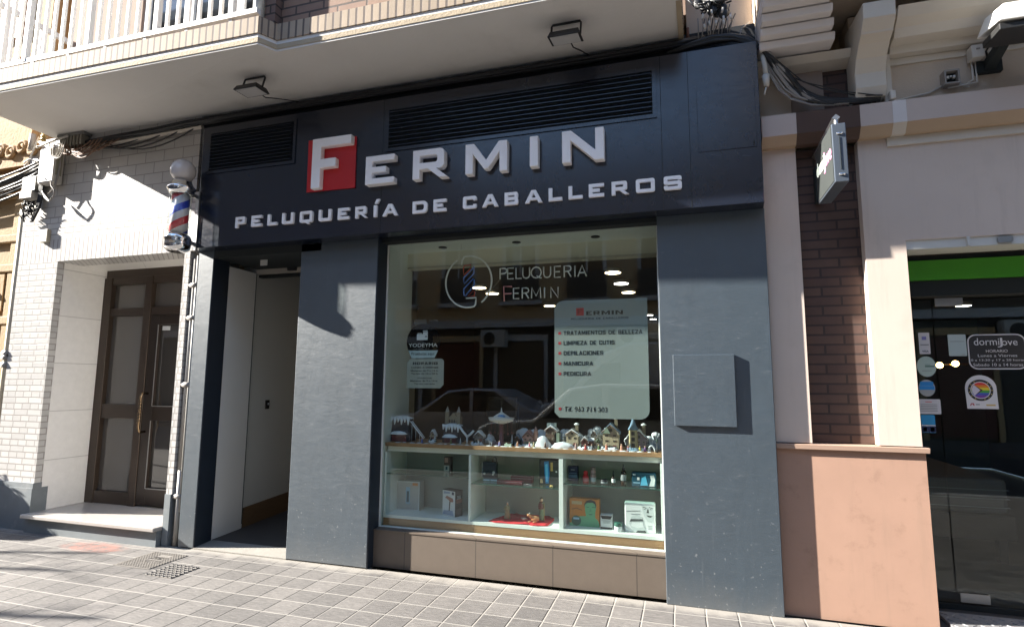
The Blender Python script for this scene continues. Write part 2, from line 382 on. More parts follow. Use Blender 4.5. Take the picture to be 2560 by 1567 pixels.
# ------------------------------------------------------------------ ground
def struct(name, mb, mat): return tag(mb.build(name, mat), kind="structure")
struct("ground", box(-300, 300, -300, 200, -.5, -.16), m_asphalt)
struct("road", box(-120, 120, -10.2, -4.4, -.156, -.12), m_asphalt)
struct("pavement", box(-60, 60, -4.25, .02, -.156, 0), m_pave)
struct("kerb", box(-60, 60, -4.398, -4.252, -.156, .005), m_kerb)
struct("far_pavement", box(-60, 60, -13, -10.22, -.156, 0), m_pave)

# ------------------------------------------------------------------ apartment building with the barber shop
ab = thing("apartment_building", "apartment block with white glazed brick entry, navy barber shop front and cream balcony above", "building", (-3, .3, 0))
WT = 4.06
mb = MB()
mb.box(-6.79, -6.205, .0, .07, .45, 2.69); mb.box(-4.522, -4.455, 0, .07, .45, 2.69)        # pier and strip
mb.box(-6.79, -4.40, .0, .25, 2.925, 3.165)
mb.build("brick_wall", m_glazed, ab)
box(-6.79, -4.40, .0, .25, 2.69, 2.925).build("soldier_course", m_soldier, ab)
box(-6.79, -4.44, .001, .25, 3.165, WT).build("tiled_wall", m_tilegrid, ab)
MB().box(-6.79, -6.20, -.018, .13, 0, .40).box(-6.79, -6.20, -.012, .07, .4001, .45).build("plinth", m_plinth, ab)
box(-4.522, -4.455, -.012, .07, 0, .45).build("plinth", m_plinth, ab)
# narrow sunlit brick strip between doorway and shop front
box(-4.4545, -4.346, .062, .25, 0, 2.69).build("brick_jamb", m_glazed, ab)
# entrance recess
mb = MB().box(-6.30, -6.207, .071, .62, .0, 2.69).box(-4.52, -4.455, .0711, .62, .0, 2.69).box(-6.30, -4.46, .251, .75, 2.69, 2.8)
mb.build("recess_lining", m_marble, ab)
st_ = box(-6.205, -4.524, -.10, .62, .135, .17).build("entrance_step", m_gran, ab, .006)
box(-6.19, -4.53, -.06, .62, 0, .1345).build("riser", m_plinth, st_)
yf = .51
dr = MB().box(-6.205, -4.522, yf+.02, yf+.12, 2.60, 2.69)
for x0, x1 in ((-6.205, -6.09), (-5.60, -5.50), (-4.60, -4.522)): dr.box(x0, x1, yf, yf+.10, .171, 2.60)
for x0, x1 in ((-6.09, -5.60), (-5.50, -4.60)): dr.box(x0, x1, yf+.01, yf+.09, 2.52, 2.599).box(x0, x1, yf+.012, yf+.088, 2.17, 2.255)
dr.box(-6.09, -5.60, yf+.01, yf+.09, 1.06, 1.21).box(-6.09, -5.60, yf+.01, yf+.09, .172, .30)
door = dr.build("entrance_door", m_bronze, ab, .004)
m_dpane = M("bronze_tinted_glass", (.085, .076, .066), .03, 0, var=.1, vs=1, spec=1.0)
for z0, z1 in ((2.256, 2.519), (1.211, 2.169), (.301, 1.059)): box(-6.089, -5.601, yf+.05, yf+.06, z0, z1).build("pane", m_dpane, door)
box(-5.499, -4.601, yf+.05, yf+.06, 2.256, 2.519).build("pane", m_dpane, door)
lf = MB().box(-5.49, -5.37, yf+.005, yf+.06, .19, 2.165).box(-4.68, -4.605, yf+.005, yf+.06, .19, 2.165).box(-5.37, -4.68, yf+.006, yf+.059, 2.06, 2.164).box(-5.37, -4.68, yf+.006, yf+.059, 1.05, 1.20).box(-5.37, -4.68, yf+.006, yf+.059, .191, .36)
leaf = lf.build("door_leaf", M("dark_bronze_leaf", (.030, .021, .016), .3, .3, var=.2), door, .003)
for z0, z1 in ((1.2005, 2.0595), (.3605, 1.0495)): box(-5.3695, -4.6805, yf+.035, yf+.045, z0, z1).build("pane", M("dark_leaf_glass", (.035, .032, .029), .03, 0, var=.1, vs=1, spec=1.0), door)
mb = MB()
for z0, z1 in ((1.2005, 2.0595), (.3605, 1.0495)): mb.box(-5.374, -5.366, yf-.001, yf+.005, z0, z1).box(-5.366, -4.68, yf-.001, yf+.005, z0-.005, z0+.003)
mb.build("glazing_bead", m_steel, door)
box(-5.34, -5.24, yf+.028, yf+.034, 2.0, 2.045).build("door_notice", m_ledbar, door)
hd = MB().tube([(-5.44, yf+.004, 1.33), (-5.44, yf-.06, 1.335), (-5.44, yf-.075, 1.29), (-5.44, yf-.075, .98), (-5.44, yf-.06, .93), (-5.44, yf+.004, .935)], .013, 8)
for i in range(7): hd.tube([(-5.456, yf-.075, 1.03+.032*i), (-5.424, yf-.078, 1.048+.032*i)], .014, 6)
hd.build("handle", M("worn_dark_brass", (.20, .14, .085), .25, 1, var=.3), door)
# wall behind the fascia and the pillars
box(-4.46, .563, .03, .6, 2.70, WT).build("upper_wall", m_dark, ab)
for x0, x1 in ((-4.345, -4.172), (-3.205, -2.445), (-.160, .5615)):
    y1 = .20 if x0 < -4 else .35
    mb = MB()
    if x0 < -4: mb.box(x0, x1, 0, .19, 0, 2.67)
    else: mb.box(x0, x1, 0, y1, 0, 2.67)
    p_ = mb.build("pillar", m_pillar, ab, .004)
box(-4.1715, -4.1655, .004, .19, 0, 2.67).build("door_reveal", m_reveal, ab)
box(-2.4445, -2.4385, .004, .16, 0, 2.67).build("window_reveal", m_reveal, ab)
# vestibule
mb = MB(); mb.box(-4.3, -4.165, .192, .55, 0, 2.56); mb.build("vestibule_panel", m_offwhite, ab)
mb = MB(); mb.box(-4.34, -4.18, .562, 4.2, 0, 2.70); mb.build("shop_side_wall", m_greywall, ab)
mb = MB().hexa([(-4.18, .575, .03), (-4.168, .575, .03), (-4.168, 3.0, .13), (-4.18, 3.0, .13), (-4.18, .575, .235), (-4.168, .575, .235), (-4.168, 3.0, .37), (-4.18, 3.0, .37)])
mb.build("skirting", m_woodd, ab)
MB().hexa([(-4.3, .0, -.05), (-2.45, .0, -.05), (-2.45, .20, -.05), (-4.3, .20, -.05), (-4.3, .0, .012), (-2.45, .0, .012), (-2.45, .20, .03), (-4.3, .20, .03)]).build("threshold", m_render, ab)
MB().hexa([(-4.3, .20, -.05), (-2.45, .20, -.05), (-2.45, 4.2, -.05), (-4.3, 4.2, -.05), (-4.3, .20, .032), (-2.45, .20, .032), (-2.45, 4.2, .21), (-4.3, 4.2, .21)]).build("entrance_ramp", m_rubber, ab)
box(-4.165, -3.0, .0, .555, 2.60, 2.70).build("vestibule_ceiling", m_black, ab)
hb = box(-4.18, -2.9, .555, .70, 2.555, 2.70).build("door_operator", M("beige_operator_casing", (.42, .38, .33), .5, var=.05), ab)
box(-4.18, -2.9, .60, .66, 2.525, 2.553).build("track", m_black, hb)
MB().xz(rrect(-3.78, -3.68, 2.565, 2.615, .012), .53, .555).build("sensor", m_blackplastic, hb)
box(-3.80, -3.72, .18, .183, 2.545, 2.60).build("notice", m_ledbar, ab)
lk = MB().box(-4.179, -4.172, .80, .855, 1.18, 1.27).build("lock_plate", m_blackplastic, ab); MB().tube([(-4.171, .83, 1.23), (-4.15, .83, 1.23)], .012, 8).build("thumb_turn", m_steel, lk)
MB().box(-4.166, -4.1635, .548, .556, .09, 2.555).build("panel_joint", m_black, ab)
# interior shell of the shop
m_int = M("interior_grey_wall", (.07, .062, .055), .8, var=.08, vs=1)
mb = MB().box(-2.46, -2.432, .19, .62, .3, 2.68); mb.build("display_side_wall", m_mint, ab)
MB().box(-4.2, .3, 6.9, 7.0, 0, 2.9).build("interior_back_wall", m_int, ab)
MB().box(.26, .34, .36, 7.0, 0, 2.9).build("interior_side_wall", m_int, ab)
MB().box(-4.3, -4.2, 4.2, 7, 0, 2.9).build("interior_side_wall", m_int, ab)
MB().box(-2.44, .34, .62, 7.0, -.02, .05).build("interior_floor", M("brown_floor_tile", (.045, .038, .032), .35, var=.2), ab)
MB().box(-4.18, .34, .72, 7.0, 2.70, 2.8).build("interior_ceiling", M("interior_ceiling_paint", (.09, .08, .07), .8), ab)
# parapet under the window
MB().box(-2.4445, -.16, .085, .5, 0, .275).build("parapet", m_paraptile, ab)
MB().hexa([(-2.4445, .080, .275), (-.16, .080, .275), (-.16, .4, .285), (-2.4445, .4, .285), (-2.4445, .080, .287), (-.16, .080, .287), (-.16, .4, .305), (-2.4445, .4, .305)]).build("window_sill", m_paraptile, ab)
# window
box(-2.44, -.16, .05, .152, 2.645, 2.70).build("lintel", m_black, ab)
wf = MB().box(-2.438, -2.424, .155, .185, .29, 2.645).box(-.172, -.160, .155, .185, .29, 2.645).box(-2.424, -.172, .155, .185, .29, .298)
win = wf.build("window_frame", m_mint, ab)
box(-2.424, -.172, .163, .171, .298, 2.645).build("window_glass", m_glass, win)
mb = MB().box(-2.432, -.172, .19, .55, 2.648, 2.68); dc = mb.build("display_ceiling", m_mint, ab)
for q in ((965, 315), (2090, 240)): pass
for x in (-2.01, -1.33, -.66):
    MB().lathe([(.022, 0), (.036, 0), (.038, -.006), (.024, -.008)], (x, .36, 2.648), 20).build("spotlight_ring", m_blackplastic, dc)
bl = MB().box(-2.432, -.172, .52, .60, 2.50, 2.648); blind = bl.build("blind_casing", M("olive_blind_casing", (.66, .63, .50), .6, var=.05), ab)
box(-2.424, -.172, .508, .519, 2.502, 2.518).build("bottom_rail", M("olive_rail", (.42, .40, .32), .5), blind)

# balcony
z_l, z_a = 4.055, 3.985
A = Vector((-2.996, -.896, z_a)); B = Vector((-2.96, -.765, 4.0)); L0 = Vector((-6.40, -.872, z_l)); R0 = Vector((.045, -.745, 3.985))
H = .30
def band(z0, z1, off, name, mat, par, segs=None):   # a strip along the balcony front
    mb = MB()
    pts = [(-6.40, .03), (-6.40, -.872), (-2.996, -.896), (-2.93, -.765), (.045, -.745), (.07, .03)]
    n = len(pts); c = (-3, -.3)
    for i in range(n-1):
        (x0, y0), (x1, y1) = pts[i], pts[i+1]
        dx, dy = x1-x0, y1-y0; l = math.hypot(dx, dy); nx, ny = dy/l, -dx/l
        if nx*((x0+x1)/2-c[0])+ny*((y0+y1)/2-c[1]) < 0: nx, ny = -nx, -ny
        zf = lambda x: z_l+(z_a-z_l)*(x+6.4)/3.4 if x < -2.99 else (3.991-.006*(x+2.93)/2.97)
        e = .0
        q = [(x0+nx*off, y0+ny*off), (x1+nx*off, y1+ny*off), (x1-nx*.035, y1-ny*.035), (x0-nx*.035, y0-ny*.035)]
        zs = [zf(x0), zf(x1), zf(x1), zf(x0)]
        mb.hexa([(a, b, z+z0) for (a, b), z in zip(q, zs)]+[(a, b, z+z1) for (a, b), z in zip(q, zs)])
    return mb.build(name, mat, par)
bv = [(-6.40, .03, 4.041), (-6.40, -.866, z_l-.004), (-2.999, -.890, z_a-.004), (-2.935, -.760, 3.986), (.043, -.739, 3.980), (.068, .03, 4.026), (-2.945, .03, 4.032)]
mb = MB(); n_ = len(bv); mb.add(bv+[(x, y, 4.19) for x, y, z in bv], [(0, 6, 2, 1), (6, 3, 2), (6, 5, 4, 3), tuple(range(7, 14))]+[(i, (i+1) % n_, 7+(i+1) % n_, 7+i) for i in range(n_)])
bal = mb.build("balcony", m_soffit, ab)
band(.011, .050, .0, "drip_strip", m_creamstrip, bal)
band(.0502, .083, -.012, "shadow_joint", M("joint_mortar", (.16, .11, .08), .9), bal)
band(.0835, .218, .004, "soldier_course", m_creambrick, bal)
# railing of the left part
rl = MB(); yr = -.86
rz = lambda x: 4.27-.02*(x+6)
rl.hexa([(-6.36, yr-.012, 4.285), (-3.03, yr-.026, 4.25), (-3.03, yr+.016, 4.25), (-6.36, yr+.03, 4.285), (-6.36, yr-.012, 4.325), (-3.03, yr-.026, 4.29), (-3.03, yr+.016, 4.29), (-6.36, yr+.03, 4.325)])
rl.box(-6.36, -3.03, yr-.02, yr+.03, 5.12, 5.17)
x = -6.34; i = 0
while x < -3.05:
    w = .024 if i % 7 else .042
    rl.box(x-w/2, x+w/2, yr-w/2, yr+w/2, 4.29, 5.12)
    if i % 4 == 0: rl.box(x-.014, x+.014, yr-.014, yr+.014, 4.15, 4.29)
    x += .109; i += 1
for xx in (-6.36,):
    for k in range(8): rl.box(xx-.012, xx+.012, -.80+.1*k, -.776+.1*k, 4.2, 5.12)
    rl.box(xx-.02, xx+.02, -.86, 0, 5.12, 5.17)
rl.build("railing", M("white_railing_paint", (.70, .69, .66), .5, var=.05), bal)
# brick enclosure of the right part
bw = MB().box(-2.93, .03, -.735, -.60, 4.195, 5.1); bw.build("balcony_wall", m_tan, bal)
box(-3.035, -2.935, -.80, -.60, 4.20, 5.1).build("corner_post", m_brown, bal)
MB().tube([(-3.055, -.83, 4.20), (-3.055, -.83, 5.2)], .026, 10).build("downpipe", m_ledbar, bal)
# upper storey behind the balcony
up = MB().box(-6.40, -5.35, 0, .3, 4.2, 7.2).box(-3.55, -2.2, 0, .3, 4.2, 7.2).box(-5.35, -3.55, 0, .3, 6.45, 7.2).box(-2.2, .09, .0, .3, 4.2, 7.2)
up.build("upper_storey_wall", M("pinkish_upper_render", (.27, .185, .135), .85, var=.2, vs=5), ab)
for k, (x0, x1) in enumerate(((-5.35, -4.75), (-4.75, -4.15), (-4.15, -3.55))):
    f = MB().box(x0, x0+.06, .03, .1, 4.2, 6.45).box(x1-.06, x1, .03, .1, 4.2, 6.45).box(x0+.06, x1-.06, .03, .1, 6.38, 6.45).box(x0+.06, x1-.06, .03, .1, 4.2, 4.3)
    w_ = f.build("balcony_window", M("white_window_frame", (.70, .70, .68), .4), ab)
    box(x0+.06, x1-.06, .06, .07, 4.3, 6.38).build("pane", m_mirror, w_)
box(-9, 3, .3, 9, 2.8, 12).build("block_mass", m_ochre, ab)

# ------------------------------------------------------------------ pink neighbour building on the right
pb = thing("pink_building", "pink rendered building with salmon base and stepped cornice beside the navy shop front", "building", (1.2, .3, 0))
mb = MB().box(.5625, .785, .052, .30, 1.085, 3.10)
mb.box(1.165, 1.400, .05, .30, 1.085, 2.395).box(1.165, 5.2, .05, .30, 2.395, 3.10).box(2.75, 5.2, .05, .30, 0, 2.395)
mb.build("rendered_wall", m_pink, pb)
box(.563, 1.415, .0535, .30, 0, 1.045).build("base", m_salmon, pb)
MB().hexa([(.563, .030, 1.045), (1.432, .030, 1.045), (1.432, .29, 1.045), (.563, .29, 1.045), (.563, .028, 1.078), (1.434, .028, 1.078), (1.434, .29, 1.084), (.563, .29, 1.084)]).build("base_ledge", m_ledge, pb, .003)
box(.785, 1.165, .125, .30, 1.085, 3.10).build("brick_panel", m_dkbrick, pb)
def chband(x0, x1, mat, dz=0, name="string_course", dy=0):
    mb = MB().yz([(.05, 3.10), (0+dy, 3.105), (-.05+dy, 3.155), (-.055+dy, 3.305+dz), (.05, 3.32+dz)], x0, x1)
    mb.build(name, mat, pb)
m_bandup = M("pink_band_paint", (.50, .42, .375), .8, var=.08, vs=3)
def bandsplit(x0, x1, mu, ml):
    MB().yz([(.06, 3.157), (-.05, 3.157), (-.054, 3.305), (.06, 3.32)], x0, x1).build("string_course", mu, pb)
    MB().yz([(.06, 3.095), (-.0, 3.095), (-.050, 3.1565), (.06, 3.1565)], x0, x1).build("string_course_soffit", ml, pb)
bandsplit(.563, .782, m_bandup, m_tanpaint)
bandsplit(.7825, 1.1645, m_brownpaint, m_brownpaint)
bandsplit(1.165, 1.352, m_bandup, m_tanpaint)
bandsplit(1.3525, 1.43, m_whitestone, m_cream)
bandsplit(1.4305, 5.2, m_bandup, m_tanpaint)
box(1.335, 5.2, .035, .06, 3.035, 3.093).build("cream_fillet", m_cream, pb)
# frieze above the string course
mb = MB().box(.563, .785, .10, .3, 3.32, 4.0).box(1.165, 5.2, .06, .3, 3.32, 4.0); mb.build("frieze_wall", m_beige, pb)
box(.785, 1.165, .125, .3, 3.32, 3.80).build("frieze_brick", m_dkbrick, pb)
box(.79, .995, .105, .124, 3.37, 3.755).build("frieze_panel", M("brown_panel_paint", (.27, .21, .175), .8), pb)
MB().yz([(.13, 3.66), (.02, 3.69), (-.02, 3.735), (.13, 3.75)], .563, 1.165).build("cornice_moulding", m_cream, pb)
mb = MB()
for k in range(5): mb.hexa([(.563, -.075*k-.13, 3.752+.055*k), (1.03-.02*k, -.075*k-.13, 3.752+.055*k), (1.03-.02*k, .06, 3.752+.055*k), (.563, .06, 3.752+.055*k), (.563, -.075*k-.15, 3.8+.055*k), (1.03-.02*k, -.075*k-.15, 3.8+.055*k), (1.03-.02*k, .06, 3.8+.055*k), (.563, .06, 3.8+.055*k)])
mb.build("stepped_cornice", m_whitestone, pb, .008)
cb = MB().yz([(.12, 3.35), (-.03, 3.36), (-.06, 3.42), (-.055, 3.52), (-.10, 3.60), (-.17, 3.66), (-.24, 3.69), (-.24, 3.70), (-.30, 3.76), (-.31, 3.86), (.12, 3.9)], 1.15, 1.33)
cb.build("corbel", m_cream, pb, .006)
box(1.33, 1.375, -.005, .10, 3.33, 3.66).build("corbel_backing", m_cream, pb)
MB().yz([(.10, 3.645), (-.01, 3.65), (-.015, 3.70), (-.10, 3.71), (-.13, 3.76), (-.18, 3.80), (-.22, 3.86), (.10, 3.9)], 1.376, 5.2).build("cornice_moulding", m_cream, pb)
box(1.376, 5.2, .045, .062, 3.60, 3.645).build("cream_fillet", m_cream, pb)
MB().hexa([(.565, -.42, 4.03), (5.2, -.42, 4.03), (5.2, .3, 4.03), (.565, .3, 4.03), (.565, -.45, 4.16), (5.2, -.45, 4.16), (5.2, .3, 4.16), (.565, .3, 4.16)]).build("balcony_slab", m_beige, pb)
box(.565, 5.2, .05, .3, 4.165, 8).build("upper_storey_wall", m_beige, pb)
box(.095, .562, .12, .3, 4.0, 8).build("party_wall", m_beige, pb)
box(.563, 5.2, .302, 6, 3.1, 8).build("block_mass", m_beige, pb)
# doorway of the neighbouring shop
mb = MB().box(1.402, 2.75, .06, .26, 2.335, 2.395); sb = mb.build("shutter_box", m_ledbar, pb)
MB().xz(rrect(1.89, 1.97, 2.345, 2.385, .012), .045, .059).build("latch", m_steel, sb)
box(1.73, 1.745, .04, .059, 2.337, 2.395).build("bracket", m_ledbar, sb)
box(1.402, 2.75, .28, .45, 2.165, 2.30).build("green_fascia", M("green_signboard", (.05, .26, .01), .35, var=.05), pb)
box(1.402, 2.75, .30, .45, 2.06, 2.164).build("black_header", m_black, pb); box(1.402, 2.75, .30, .45, 2.301, 2.334).build("black_header", m_black, pb)
MB().box(1.402, 2.75, .012, .46, .0, .03).box(1.402, 5.06, .4601, 7.9, .0, .03).build("shop_floor", m_rubber, pb)
mb = MB()
for i in range(26):
    for j in range(5):
        x = 1.50+.05*i; y = .03+.05*j; a = .785 if (i+j) % 2 else -.785
        c_, s_ = math.cos(a)*.019, math.sin(a)*.019; n_ = (-s_*.22, c_*.22)
        mb.xy([(x-c_-n_[0]*.2, y-s_), (x+n_[0], y+n_[1]), (x+c_, y+s_), (x-n_[0], y-n_[1])], .050, .054)
mb.box(1.475, 2.75, .015, .28, .031, .050)
mb.build("checker_plate", M("worn_tread_plate", (.30, .30, .30), .55, .6, var=.3), pb)
gw = MB().box(1.402, 1.42, .40, .43, .05, 2.06).box(1.402, 2.75, .395, .435, .031, .065)
gfr = gw.build("door_frame", m_black, pb)
box(1.42, 1.64, .41, .418, .065, 2.06).build("side_glass", m_glass, gfr)
dg_ = box(1.648, 2.75, .41, .418, .075, 2.06).build("glass_door", m_glass, gfr)
for z0, z1 in ((2.00, 2.055), (.080, .135)): box(1.66, 1.82, .398, .409, z0, z1).build("patch_fitting", m_steel, gfr)
MB().box(1.402, 1.408, .46, 7.9, .05, 3.0).build("interior_side_wall", m_int, pb)
box(5.0, 5.06, .46, 7.9, .05, 3.0).build("interior_side_wall", m_int, pb)
box(1.402, 5.06, 7.8, 7.9, .05, 3.0).build("interior_back_wall", M("teal_interior_wall", (.06, .12, .115), .7, var=.1), pb)
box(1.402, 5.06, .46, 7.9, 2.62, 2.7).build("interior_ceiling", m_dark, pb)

# ------------------------------------------------------------------ ornate ochre building on the left
ob = thing("ornate_building", "ochre stone building with carved frieze at the far end of the facade", "building", (-8, .3, 0))
box(-12, -6.80, .06, 9, 0, 8).build("stone_wall", m_ochre, ob)
box(-6.99, -6.86, .025, .058, 0, 3.45).build("pilaster", m_ochre, ob, .01)
for z in (2.05, 2.62, 2.95): box(-7.6, -6.83, .012, .057, z, z+.09).build("moulding", m_ochre, ob, .012)
mb = MB().box(-7.9, -7.02, .02, .058, .3, 2.0).box(-7.9, -7.02, .02, .058, 2.2, 2.6); mb.build("carved_panel", m_ochred, ob)
for z in (1.2, 1.75, 2.38): MB().ball((-7.12, .03, z), .045, 12).build("carved_boss", m_ochre, ob)
mb = MB()
for i in range(7):
    x = -7.75+.17*i; s = 1 if i % 2 else -1
    mb.tube([(x+.085*math.cos(t*.6)*(1-t*.05), -.02, 3.98+s*.02+.075*math.sin(t*.6)*(1-t*.05)) for t in range(14)], .026, 6)
mb.box(-7.95, -6.80, -.01, .058, 3.80, 4.25)
mb.build("carved_frieze", m_ochred, ob)
for z, d in ((3.45, .07), (3.55, .04), (3.68, .09)): box(-8, -6.80, .05-d*.5, .057, z, z+.055).build("cornice", m_ochre, ob, .01)
MB().tube([(-6.835, .022, 0), (-6.835, .022, 3.3)], .032, 10).build("downpipe", M("cream_pipe", (.55, .47, .33), .6), ob)
for z in (1.7, 1.74, 1.62): MB().tube([(-6.835-.04, .022, z), (-6.795, .022, z)], .042, 8).build("pipe_collar", m_gcable, ob)
for k, z in enumerate((4.6, 5.4)):
    box(-8.2, -7.2, .02, .058, z, z+.55).build("window_shutter", M("red_brown_shutter", (.28, .11, .05), .7, var=.2), ob)
# service pipe beside the shop front
sp_ = tag(MB().tube([(-4.418, .036, .62), (-4.418, .036, 2.62)], .022, 10).tube([(-4.40, .026, .0), (-4.40, .026, .66)], .022, 10).tube([(-4.372, .02, .3), (-4.372, .02, 2.64)], .012, 8)
    .build("service_pipe", M("weathered_pipe", (.36, .345, .32), .5, var=.15)), "weathered pale service pipe running up the brick jamb beside the navy pillar", "pipe")
for z in (.43, 1.43, 2.05, 2.36): MB().tube([(-4.450, .028, z), (-4.352, .028, z)], .029, 8).build("pipe_clip", m_gcable, sp_)

# ------------------------------------------------------------------ across the street (seen in the shop glass)
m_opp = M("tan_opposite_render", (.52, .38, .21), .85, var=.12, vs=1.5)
m_oppg = M("grey_window_surround", (.55, .55, .54), .8)
m_oppd = M("dark_shopfront", (.05, .048, .045), .5)
def opp(name, label, x0, x1, h, mat, nwin, zs):
    r = thing(name, label, "building", ((x0+x1)/2, -13, 0))
    box(x0, x1, -20, -13.0, 3.4, h).build("wall", mat, r)
    box(x0, x1, -20, -13.05, 0, 3.39).build("ground_floor", m_oppd, r)
    box(x0-.05, x1+.05, -13.0, -12.7, h-.35, h+.1).build("cornice", m_oppg, r)
    box(x0, x1, -12.998, -12.85, 3.25, 3.5).build("string_course", m_oppg, r)
    st = (x1-x0)/nwin
    for z in zs:
        for i in range(nwin):
            cx = x0+st*(i+.5)
            f = MB().box(cx-.62, cx-.50, -12.998, -12.93, z, z+2.1).box(cx+.50, cx+.62, -12.998, -12.93, z, z+2.1).box(cx-.62, cx+.62, -12.998, -12.92, z+2.1, z+2.28).box(cx-.7, cx+.7, -12.998, -12.8, z-.14, z).box(cx-.03, cx+.03, -12.998, -12.95, z, z+2.1).build("window", m_oppg, r)
            box(cx-.50, cx+.50, -12.996, -12.97, z, z+2.1).build("pane", m_mirror, f)
    for i in range(nwin):
        cx = x0+st*(i+.5); f = MB().box(cx-.9, cx-.78, -13.04, -12.95, 0, 2.8).box(cx+.78, cx+.9, -13.04, -12.95, 0, 2.8).box(cx-.9, cx+.9, -13.04, -12.95, 2.8, 3.0).build("shop_doorway", m_opp if i % 2 else m_oppg, r)
    for i in range(nwin):
        cx = x0+st*(i+.5); box(cx-.75, cx+.75, -13.03, -12.99, .1, 2.75).build("shop_door", M(("green_shop_door", "red_shop_door", "brown_shutter", "blue_shop_door")[i % 4], ((.03, .06, .05), (.10, .02, .015), (.09, .07, .05), (.03, .05, .09))[i % 4], .4, var=.2), r)
        if i % 2: b_ = box(cx+.95, cx+1.75, -12.99, -12.6, 2.6, 3.15).build("air_conditioner", m_ledbar, r); MB().xz(disc(cx+1.25, 2.87, .2, 20), -12.598, -12.59).build("fan_grille", m_blackplastic, b_)
        box(cx-.62, cx+.62, -12.90, -12.86, 4.1, 4.95).build("balcony_rail", m_oppd, r)
    return r
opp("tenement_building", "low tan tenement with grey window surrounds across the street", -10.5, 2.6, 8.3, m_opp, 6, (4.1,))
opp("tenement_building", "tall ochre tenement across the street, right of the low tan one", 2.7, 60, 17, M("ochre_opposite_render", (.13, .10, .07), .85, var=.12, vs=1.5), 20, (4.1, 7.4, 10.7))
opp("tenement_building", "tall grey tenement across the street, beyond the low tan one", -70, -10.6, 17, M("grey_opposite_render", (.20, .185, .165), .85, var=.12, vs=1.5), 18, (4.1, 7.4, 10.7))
eb = thing("tenement_building", "plain brown tenement closing the street at its far left end", "building", (-75, 0, 0)); box(-82, -75, -14, 30, 0, 22).build("wall", M("brown_end_render", (.15, .11, .08), .85), eb); box(-75.2, -74.9, -14, 30, 22, 22.5).build("cornice", m_oppg, eb)  # end block added out of view to hold back low sky light
eb = thing("tenement_building", "plain brown tenement closing the street at its far right end", "building", (65, 0, 0)); box(65, 72, -14, 30, 0, 22).build("wall", M("brown_end_render", (.15, .11, .08), .85), eb); box(64.9, 65.2, -14, 30, 22, 22.5).build("cornice", m_oppg, eb)  # second unseen block, added to dim the sky from the right
eb = thing("terrace_building", "plain ochre terrace continuing the facade line beyond the ornate building", "building", (-40, 1, 0)); box(-75, -12.05, .1, 9, 0, 14).build("wall", m_ochre, eb); box(-75, -12.05, -.1, .098, 13.6, 14.1).build("cornice", m_oppg, eb)
def car(name, label, x, y, L, Wd, Hh, col, prof, glassp, flip=1):
    r = thing(name, label, "car", (x, y, -.12)); g = -.12
    paint = M("car_paint_"+name+str(round(x)), col, .25, .2, var=.02, coat=.6)
    def loft(P, half, top, zt):
        mb = MB(); n = len(P); rows = []
        for sgn in (-1, 1):
            rows.append([(x+flip*px*L, y+sgn*(half-(max(0, (pz-zt))*.28*Hh)), g+pz*Hh) for px, pz in P])
        mb.add(rows[0]+rows[1], [tuple(range(n)), tuple(reversed(range(n, 2*n)))]+[(i, (i+1) % n, n+(i+1) % n, n+i) for i in range(n)])
        return mb
    loft(prof, Wd/2, 0, .58).build("body", paint, r, .05, 3)
    for P in glassp: loft(P, Wd/2+.004, 0, .58).build("window", m_mirror, r)
    for px in (-.31, .30):
        for s in (-1, 1):
            w_ = MB(); w_.lathe([(.12, -.1), (.31, -.1), (.33, -.06), (.33, .06), (.31, .1), (.12, .1)], (0, 0, 0), 24)
            w_.xform(Matrix.Translation((x+flip*px*L, y+s*(Wd/2-.09), g+.33)) @ Matrix.Rotation(math.pi/2, 4, 'X')); wh = w_.build("wheel", m_blackplastic, r)
            w2 = MB().lathe([(.02, -.11), (.2, -.108), (.2, .108), (.02, .11)], (0, 0, 0), 20); w2.xform(Matrix.Translation((x+flip*px*L, y+s*(Wd/2-.09), g+.33)) @ Matrix.Rotation(math.pi/2, 4, 'X')); w2.build("rim", m_steel, wh)
    for s in (-1, 1): MB().ball((x-flip*.485*L, y+s*Wd*.36, g+.45*Hh), .09, 10, .5, 1.6, .8).build("headlight", m_ledbar, r)
sedan = [(-.5, .22), (-.49, .50), (-.42, .56), (-.26, .62), (-.10, .96), (.02, 1.0), (.16, .985), (.34, .70), (.47, .66), (.5, .5), (.5, .22), (.42, .14), (-.42, .14)]
sg = [[(-.215, .645), (-.09, .93), (.02, .965), (.03, .66)], [(.045, .66), (.04, .965), (.15, .95), (.27, .69)]]
suv = [(-.5, .22), (-.5, .52), (-.45, .58), (-.27, .62), (-.13, .95), (0, 1.0), (.3, .99), (.44, .93), (.49, .62), (.5, .22), (.42, .14), (-.42, .14)]
sug = [[(-.225, .635), (-.115, .92), (.0, .955), (.0, .645)], [(.03, .645), (.03, .955), (.22, .95), (.22, .645)], [(.25, .645), (.25, .945), (.40, .90), (.43, .65)]]
van = [(-.5, .16), (-.5, .38), (-.46, .44), (-.37, .50), (-.22, .90), (-.10, 1.0), (.5, 1.0), (.5, .16), (.4, .1), (-.4, .1)]
vg = [[(-.335, .50), (-.215, .80), (-.14, .82), (-.14, .50)]]
car("parked_sedan", "grey saloon car standing in the road behind the pale hatchback", -4.6, -7.9, 4.5, 1.78, 1.46, (.58, .60, .63), sedan, sg)
car("parked_hatchback", "pale tall hatchback parked at the kerb before the barber shop", -1.3, -5.55, 4.2, 1.72, 1.58, (.62, .62, .60), suv, sug)
car("delivery_van", "pale high roofed delivery van on the far side of the road", -.6, -9.0, 5.4, 1.9, 2.5, (.68, .68, .66), van, vg)

